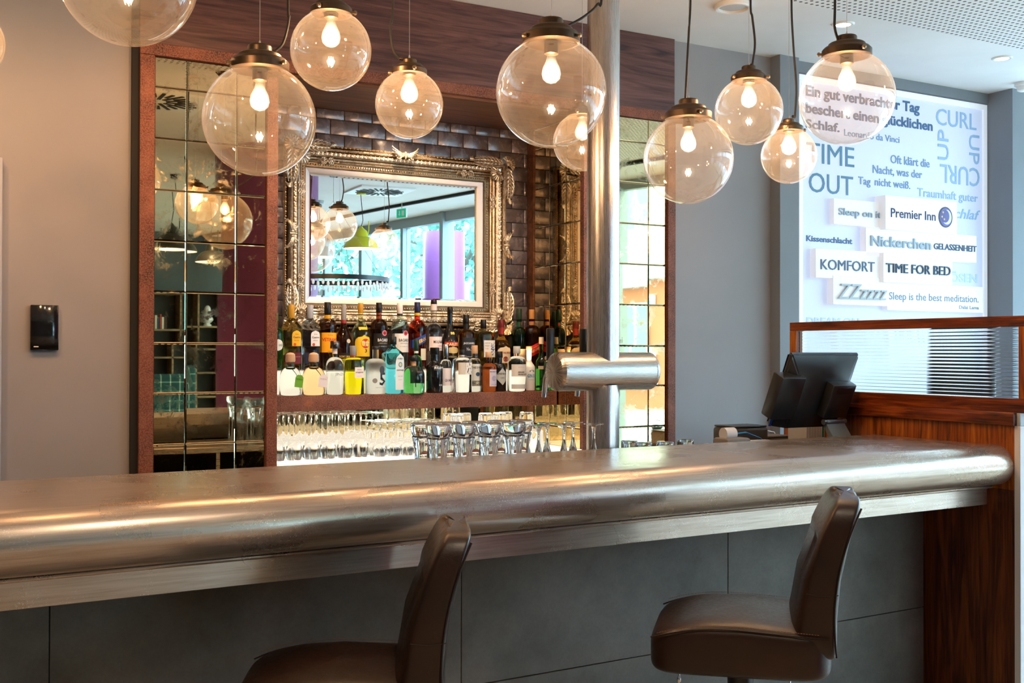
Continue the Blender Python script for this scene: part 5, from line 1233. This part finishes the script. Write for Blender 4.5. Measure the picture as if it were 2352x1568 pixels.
# ------------------------------------------------------------------ bar stools
def leather():
    m = pr('dark_brown_leather', (.07, .03, .016), .30, spec=.55, coat=.08, cr_=.25); n = N(m); co = n.co((1, 1, 1))
    a = n.noise(co, 5, 4, .6); b = n.noise(co, 90, 4, .65)
    n.col(n.ramp(a, [(.3, '#190b05'), (.55, '#2a150a'), (.8, '#3c2113')])); n.rough(n.ramp(b, [(.3, .30), (.7, .44)])); n.bump(b, .18, .003); return m
M_lea = leather(); M_stitch = pr('brown_stitching', (.20, .09, .04), .7); M_seam = pr('black_piping', (.015, .008, .006), .4)
def superell(a, b, c, e1, e2, nu=48, nv=24):
    V = []; F = []
    def sp(v, e): return math.copysign(abs(v)**e, v)
    for j in range(nv+1):
        ph = -PI/2+PI*j/nv
        for i in range(nu):
            th = 2*PI*i/nu
            V.append(Vector((a*sp(math.cos(ph), e1)*sp(math.cos(th), e2), b*sp(math.cos(ph), e1)*sp(math.sin(th), e2), c*sp(math.sin(ph), e1))))
    for j in range(nv):
        for i in range(nu): k = (i+1) % nu; F.append((j*nu+i, j*nu+k, (j+1)*nu+k, (j+1)*nu+i))
    return V, F
def stool(label, x, y, rz, zs=.80):
    t = thing('bar_stool', label, 'bar stool', (x, y, 0), rz, 'brown leather bar stools at the bar')
    # local: front is -x, backrest at +x
    V, F = superell(.240, .215, .074, .28, .32, 72, 30)
    out = []
    for v in V:
        x_, y_, z_ = v
        z_ += zs-.080
        fr = max(0, (-x_-.03)/.205); z_ -= .035*fr**2.2*(1 if z_ > zs-.06 else .1)
        if z_ > zs-.05: z_ += .012*(1-(y_/.215)**2)*(1-abs(x_)/.3)-.010*max(0, x_/.2)
        out.append((x_, y_, z_))
    st = part('seat', MB().add(out, F), M_lea, t, ang=60)
    def zt_(x_):
        fr = max(0, (-x_-.03)/.205); return zs-.018-.035*fr**2.2-.010*max(0, x_/.2)
    for s in (-1, 1):
        part('seam', MB().tube([(-.232+.46*i/24, s*(.2135-.0*i)*(1-max(0, (-(-.232+.46*i/24)-.15)/.3)**2), zt_(-.232+.46*i/24)) for i in range(25)], .0022, 6), M_seam, st)
        b = MB()
        for i in range(60):
            xx = -.215+.42*i/60; b.tube([(xx, s*.2125, zt_(xx)+.009), (xx+.0045, s*.2128, zt_(xx+.0045)+.009)], .0009, 4)
        part('stitching', b, M_stitch, st, kind='stuff')
    # backrest
    V, F = superell(.050, .21, .215, .30, .26, 96, 44)
    out = []
    for v in V:
        x_, y_, z_ = v; q = (z_+.215)/.43      # 0 bottom .. 1 top
        front = x_ < 0
        if front:
            g = 0
            for gy in (-.07, .07): g += .016*math.exp(-((y_-gy)/.012)**2)
            for gz in (-.03, .085): g += .018*math.exp(-((z_-gz-.01*math.cos(y_*45))/.013)**2)
            puff = .012*(1-abs(y_/.21)**3)*(.5+.5*math.sin(PI*min(1, q*1.1)))
            x_ += g*1.0-puff*1.2
            x_ -= .012*math.exp(-((z_+.15)/.05)**2)
        else:
            x_ += .006*math.sin(PI*q)
        if z_ > .17: 
            for gy in (-.07, .07): z_ -= .010*math.exp(-((y_-gy)/.012)**2)
        if abs(y_) > .19: z_c = math.exp(-((z_+.03)/.012)**2); y_ -= math.copysign(.006*z_c, y_)
        bend = .075*(q-.15)**2*1.3+.010*q; thick = 1-.25*q
        out.append((.205+x_*thick+bend-.01*math.sin(PI*q), y_*(1-.05*q), zs+.115+z_))
    bk = part('backrest', MB().add(out, F), M_lea, t, ang=70)
    def xb(z_, sx=.043):
        q = (z_+.215)/.43; return .205+sx*(1-.25*q)+.075*(q-.15)**2*1.3+.010*q-.01*math.sin(PI*q)
    for s in (-1, 1):
        part('seam', MB().tube([(xb(-.19+.385*i/24), s*.2105*(1-.05*(i/24)), zs+.115-.19+.385*i/24) for i in range(25)], .0028, 6), M_seam, bk)
        part('crease', MB().tube([(xb(-.03, -.040)+.08*i/10, s*.207, zs+.085-.004*math.sin(PI*i/10)) for i in range(11)], .0012, 5), M_seam, bk)
    for s, q in ((-.16, -.16), (-.16, .16), (.13, -.16), (.13, .16)):
        part('screw_cap', MB().lathe([(0, .003), (-.014, .0035), (-.018, .006), (-.026, .006), (-.030, .003)], 12, (s, q, zs-.150)), M_chrome, t)
    part('column', MB().lathe([(zs-.152, .04), (zs-.19, .036), (.03, .030)], 28), M_black, t)
    part('base_plate', MB().lathe([(0, .215), (.006, .215), (.016, .19), (.028, .05), (.05, .035)], 48), M_chrome, t)
    part('footrest', MB().tube([(.028, 0, .30), (-.10, .10, .30), (-.20, .13, .30), (-.235, 0, .30), (-.20, -.13, .30), (-.10, -.10, .30), (.028, 0, .30)], .010, 10), M_chrome, t)
    return t
S1 = stool('brown leather bar stool with buttoned back, right one whose whole seat shows', 2.086, 2.401, R(-41.9), .787)
S2 = stool('brown leather bar stool whose seat is cut off by the bottom edge, left one', .953, 2.548, R(-24.3), .755)
# ------------------------------------------------------------------ till terminal
px0 = at(1835, 900, Y=3.66)
tl = thing('till_terminal', 'black touch-screen till seen from behind on the counter beside the partition', 'cash register', (3.458, 3.60, ZW), 0)
tilt = Matrix.Translation((.075, -.02, .335)) @ Matrix.Rotation(R(24), 4, 'X')
def fr_poly():
    # screen housing: shallow pyramid back
    b = MB(); W, H_ = .200, .172
    V = [(-W, .02, -H_), (W, .02, -H_), (W, .02, H_), (-W, .02, H_), (-W, 0, -H_), (W, 0, -H_), (W, 0, H_), (-W, 0, H_), (-W*.72, -.045, -H_*.95), (W*.66, -.045, -H_*.95), (W*.66, -.045, H_*.35), (-W*.72, -.045, H_*.35)]
    F = [(0, 1, 2, 3), (0, 4, 5, 1), (1, 5, 6, 2), (2, 6, 7, 3), (3, 7, 4, 0), (4, 8, 9, 5), (5, 9, 10, 6), (6, 10, 11, 7), (7, 11, 8, 4), (8, 11, 10, 9)]
    bm = bmesh.new(); vs = [bm.verts.new(v) for v in V]; [bm.faces.new([vs[i] for i in f]) for f in F]; bmesh.ops.recalc_face_normals(bm, faces=bm.faces)
    bmesh.ops.bevel(bm, geom=bm.edges[:], offset=.006, segments=2, affect='EDGES'); return b.bm(bm)
M_till = pr('satin_black_plastic', (.02, .021, .023), .28)
h = part('screen_housing', fr_poly().xf(tilt), M_till, tl)
part('touch_screen', MB().box(-.20, .20, .0205, .022, -.16, .16).xf(tilt), pr('dark_display', (.02, .03, .05), .1), h)
part('card_reader', MB().box(-.262, -.125, -.055, .012, -.115, .085, .008, 2).xf(tilt), M_till, tl)
part('rear_box', MB().box(.01, .150, -.088, -.04, -.10, .062, .008, 2).xf(tilt), M_till, tl, label='customer display box on the back')
part('box_hatch', MB().box(.04, .125, -.0892, -.088, .018, .05, .0005, 1).xf(tilt), M_black, tl)
hz = tilt @ Vector((.085, -.082, -.118))
part('hinge', MB().lathe([(hz.x-.066, .012), (hz.x-.05, .012), (hz.x-.049, .010), (hz.x-.046, .012), (hz.x+.046, .012), (hz.x+.049, .010), (hz.x+.05, .012), (hz.x+.066, .012)], 20, (0, hz.y-.004, hz.z), axis='x'), pr('grey_metal_hinge', (.16, .18, .20), .3, .6), tl)
M_foot = pr('grey_till_stand', (.16, .19, .205), .42, .3)
part('stand', MB().prism([(hz.y-.012, hz.z-.008), (hz.y+.008, hz.z-.010), (hz.y-.09, .012), (hz.y-.02, .010), (hz.y-.02, .0), (hz.y-.15, .0), (hz.y-.14, .012)], hz.x-.055, hz.x+.055, 'x').xf(Matrix.Identity(4)), M_foot, tl, smooth=False)
part('blue_edge_trim', MB().box(-.208, -.196, -.006, -.0005, -.17, -.12).xf(tilt), pr('blue_trim', (.01, .05, .3), .3), tl)  # plain blue strip along the housing edge
# things around the till
t = thing('receipt_printer', 'black receipt printer behind the till', 'printer', (3.36, 3.93, ZW))
part('body', MB().box(-.05, .16, -.075, .075, 0, .155, .015, 3), pr('printer_black', (.05, .045, .04), .5), t); part('cover', MB().box(-.045, .155, -.07, .07, .155, .163, .004, 1), M_black, t)
part('paper_slip', MB().box(.02, .09, -.078, -.0765, .07, .10), M_white, t)
t = thing('card_terminal', 'grey card payment terminal with a white paper roll beside the till', 'card terminal', (3.07, 3.60, 1.105))
part('base', MB().box(-.055, .075, -.05, .05, -.105, .035, .012, 2), pr('terminal_grey', (.22, .20, .18), .45), t); part('front_lip', MB().box(-.07, .015, -.065, -.03, -.1, .022, .008, 2), M_till, t)
part('paper_roll', MB().lathe([(-.028, .027), (.028, .027)], 24, (-.0, .01, .05), axis='x'), M_white, t)
t = thing('hand_scanner', 'white and grey handheld device with a screen lying beside the till', 'hand scanner', (3.19, 3.55, 1.10))
part('body', MB().box(-.04, .06, -.035, .035, -.10, .028, .008, 2), pr('device_white', (.6, .6, .6), .4), t); part('screen', MB().box(-.022, .045, -.0362, -.035, -.0, .02), pr('device_screen', (.03, .05, .08), .2), t)
t = thing('blue_strap', 'bright blue curved plastic strap beside the paper roll', 'strap', (3.22, 3.72, 1.05))
part('band', MB().tube([(-.09, 0, .055), (-.04, 0, .092), (.04, 0, .097), (.12, 0, .07), (.20, 0, .02), (.24, 0, -.05)], [.012, .012, .012, .010, .008, .005], 8, flat=.35), pr('bright_blue_plastic', (.0, .20, .55), .3), t)
part('tip', MB().ball((-.085, 0, .055), .022, 12, 8, (1.2, .6, .7)), pr('skin_coloured_foam', (.7, .45, .3), .6), t)
part('weight', MB().box(-.05, .02, -.01, .01, -.05, .05), M_till, t)
t = thing('small_box', 'small grey cardboard box behind the stand of the till', 'box', (3.62, 3.96, ZW))
part('carton', MB().box(-.08, .08, -.05, .05, 0, .10, .003, 1), pr('grey_card', (.16, .14, .12), .7), t); part('lid', MB().box(-.083, .083, -.053, .053, .10, .108, .002, 1), pr('grey_card_lid', (.2, .18, .16), .7), t)
random.seed(9)
for i in range(7):
    wd = .012 if i < 6 else .010; hh = [.212, .205, .215, .200, .208, .202, .195][i]
    x = 3.62+i*.0165
    t = thing('booklet', 'thin white booklet by the rosewood partition, %s from the till' % ['first', 'second', 'third', 'fourth', 'fifth', 'sixth'][i] if i < 6 else 'green-backed white booklet closest to the rosewood partition', 'booklet', (x+.02, 3.80, ZW), 0, 'booklets beside the till')
    part('pages', MB().box(0, wd, -.06, .06, 0, hh, .001, 1), pr('booklet_white', (.62, .60, .60), .6) if i < 6 else pr('booklet_green', (.0, .16, .08), .5), t)
    part('cover', MB().box(wd, wd+.0015, -.061, .061, 0, hh+.001), M_white, t)
# papers, folders and a mask on the desk reflected in the right-hand mirror
for i, (x, y, wd, hh, nm, cl) in enumerate(((3.89, 4.45, .16, .08, 'white', (.7, .7, .68)), (4.11, 4.50, .10, .06, 'cream', (.7, .65, .5)), (4.24, 4.45, .22, .04, 'grey', (.5, .5, .52)))):
    t = thing('paper_stack', '%s bundle of papers on the dark desk, reflected in the right tiled mirror' % nm, 'papers', (x, y, .9605)); part('sheets', MB().box(0, wd, -.1, .1, 0, hh, .002, 1), pr('paper_'+nm, cl, .7), t); part('top_sheet', MB().box(-.01, wd-.005, -.09, .09, hh, hh+.002), M_white, t)
t = thing('face_mask', 'crumpled blue disposable mask on the dark desk', 'mask', (3.99, 4.36, .965))
V = []; F = []
for j in range(7):
    for i in range(11): V.append((-.09+.018*i, -.02+.006*math.sin(i*1.3+j), .004*math.sin(j*2.1+i)+.10-.012*j*abs(math.cos(i*.3))+.0))
F = [(j*11+i, j*11+i+1, (j+1)*11+i+1, (j+1)*11+i) for j in range(6) for i in range(10)]
part('fabric', MB().add(V, F), pr('mask_blue', (.08, .30, .50), .7), t, fix=False); part('ear_loop', MB().tube([(-.08, -.02, .09), (-.05, -.03, .13), (0, -.03, .12), (.02, -.03, .08)], .0015, 6), M_white, t)
# ------------------------------------------------------------------ unseen warm spots added to brighten wall, bottles, niche, lounge and bar front, daylight from the glass front
for (x, y, z, tx, ty, tz, e, sp) in ((-.3, 3.6, 3.15, -.2, 4.83, 1.4, 40, 95), (.6, 3.7, 3.15, .6, 4.83, 1.5, 30, 95), (1.2, 3.9, 3.15, 1.2, 4.83, 1.8, 22, 90), (3.35, 3.9, 3.15, 3.35, 4.83, 1.6, 10, 80)):
    light('downlight', 'SPOT', (x, y, z), e, (1, .48, .20), .05, aim((x, y, z), (tx, ty, tz)), spot=sp, blend=.8)  # added spots without fittings, warming the back wall
for x in (1.7, 2.3, 2.9): light('bottle_fill', 'SPOT', (x, 4.0, 3.15), 34, (1, .84, .66), .05, aim((x, 4.0, 3.15), (x, 5.2, 1.6)), spot=48, blend=.7)  # fill spots added to brighten bottle labels and mirror frame
light('niche_fill', 'SPOT', (2.3, 5.10, 2.70), 20, (1, .72, .42), .03, aim((2.3, 5.10, 2.70), (2.3, 5.3, 1.5)), spot=120, blend=.8)  # fill spots added inside the niche, no fitting there
light('niche_fill', 'SPOT', (2.98, 5.12, 1.46), 3, (1, .55, .22), .03, aim((2.98, 5.12, 1.46), (3.0, 5.37, 2.0)), spot=100, blend=.8)
for x in (-1, 1.0, 3.0):
    for y in (-2.5, .2): light('lounge_fill', 'SPOT', (x, y, 3.15), 68, (1, .80, .60), .06, (0, 0, 0), spot=110, blend=.7)  # added fill for the room behind the camera
light('bar_nose_fill', 'SPOT', (1.0, 1.1, 3.1), 28, (1, .78, .56), .06, aim((1, 1.1, 3.1), (1.2, 2.6, .9)), spot=80, blend=.8)  # added spot that puts a highlight on the bar nose
for i in range(len(FAC)-1):
    (x0, y0), (x1, y1) = FAC[i], FAC[i+1]
    m_ = Vector(((x0+x1)/2+.12, (y0+y1)/2, 1.5)); nrm = Vector((-(y0-y1), (x0-x1), 0)).normalized()
    if nrm.x > 0: nrm = -nrm
    L_ = math.hypot(x1-x0, y1-y0)
    o = light('window_portal', 'AREA', m_, 1, (1, 1, 1), L_, (nrm).to_track_quat('-Z', 'Z').to_euler(), 2.8); o.data.cycles.is_portal = True
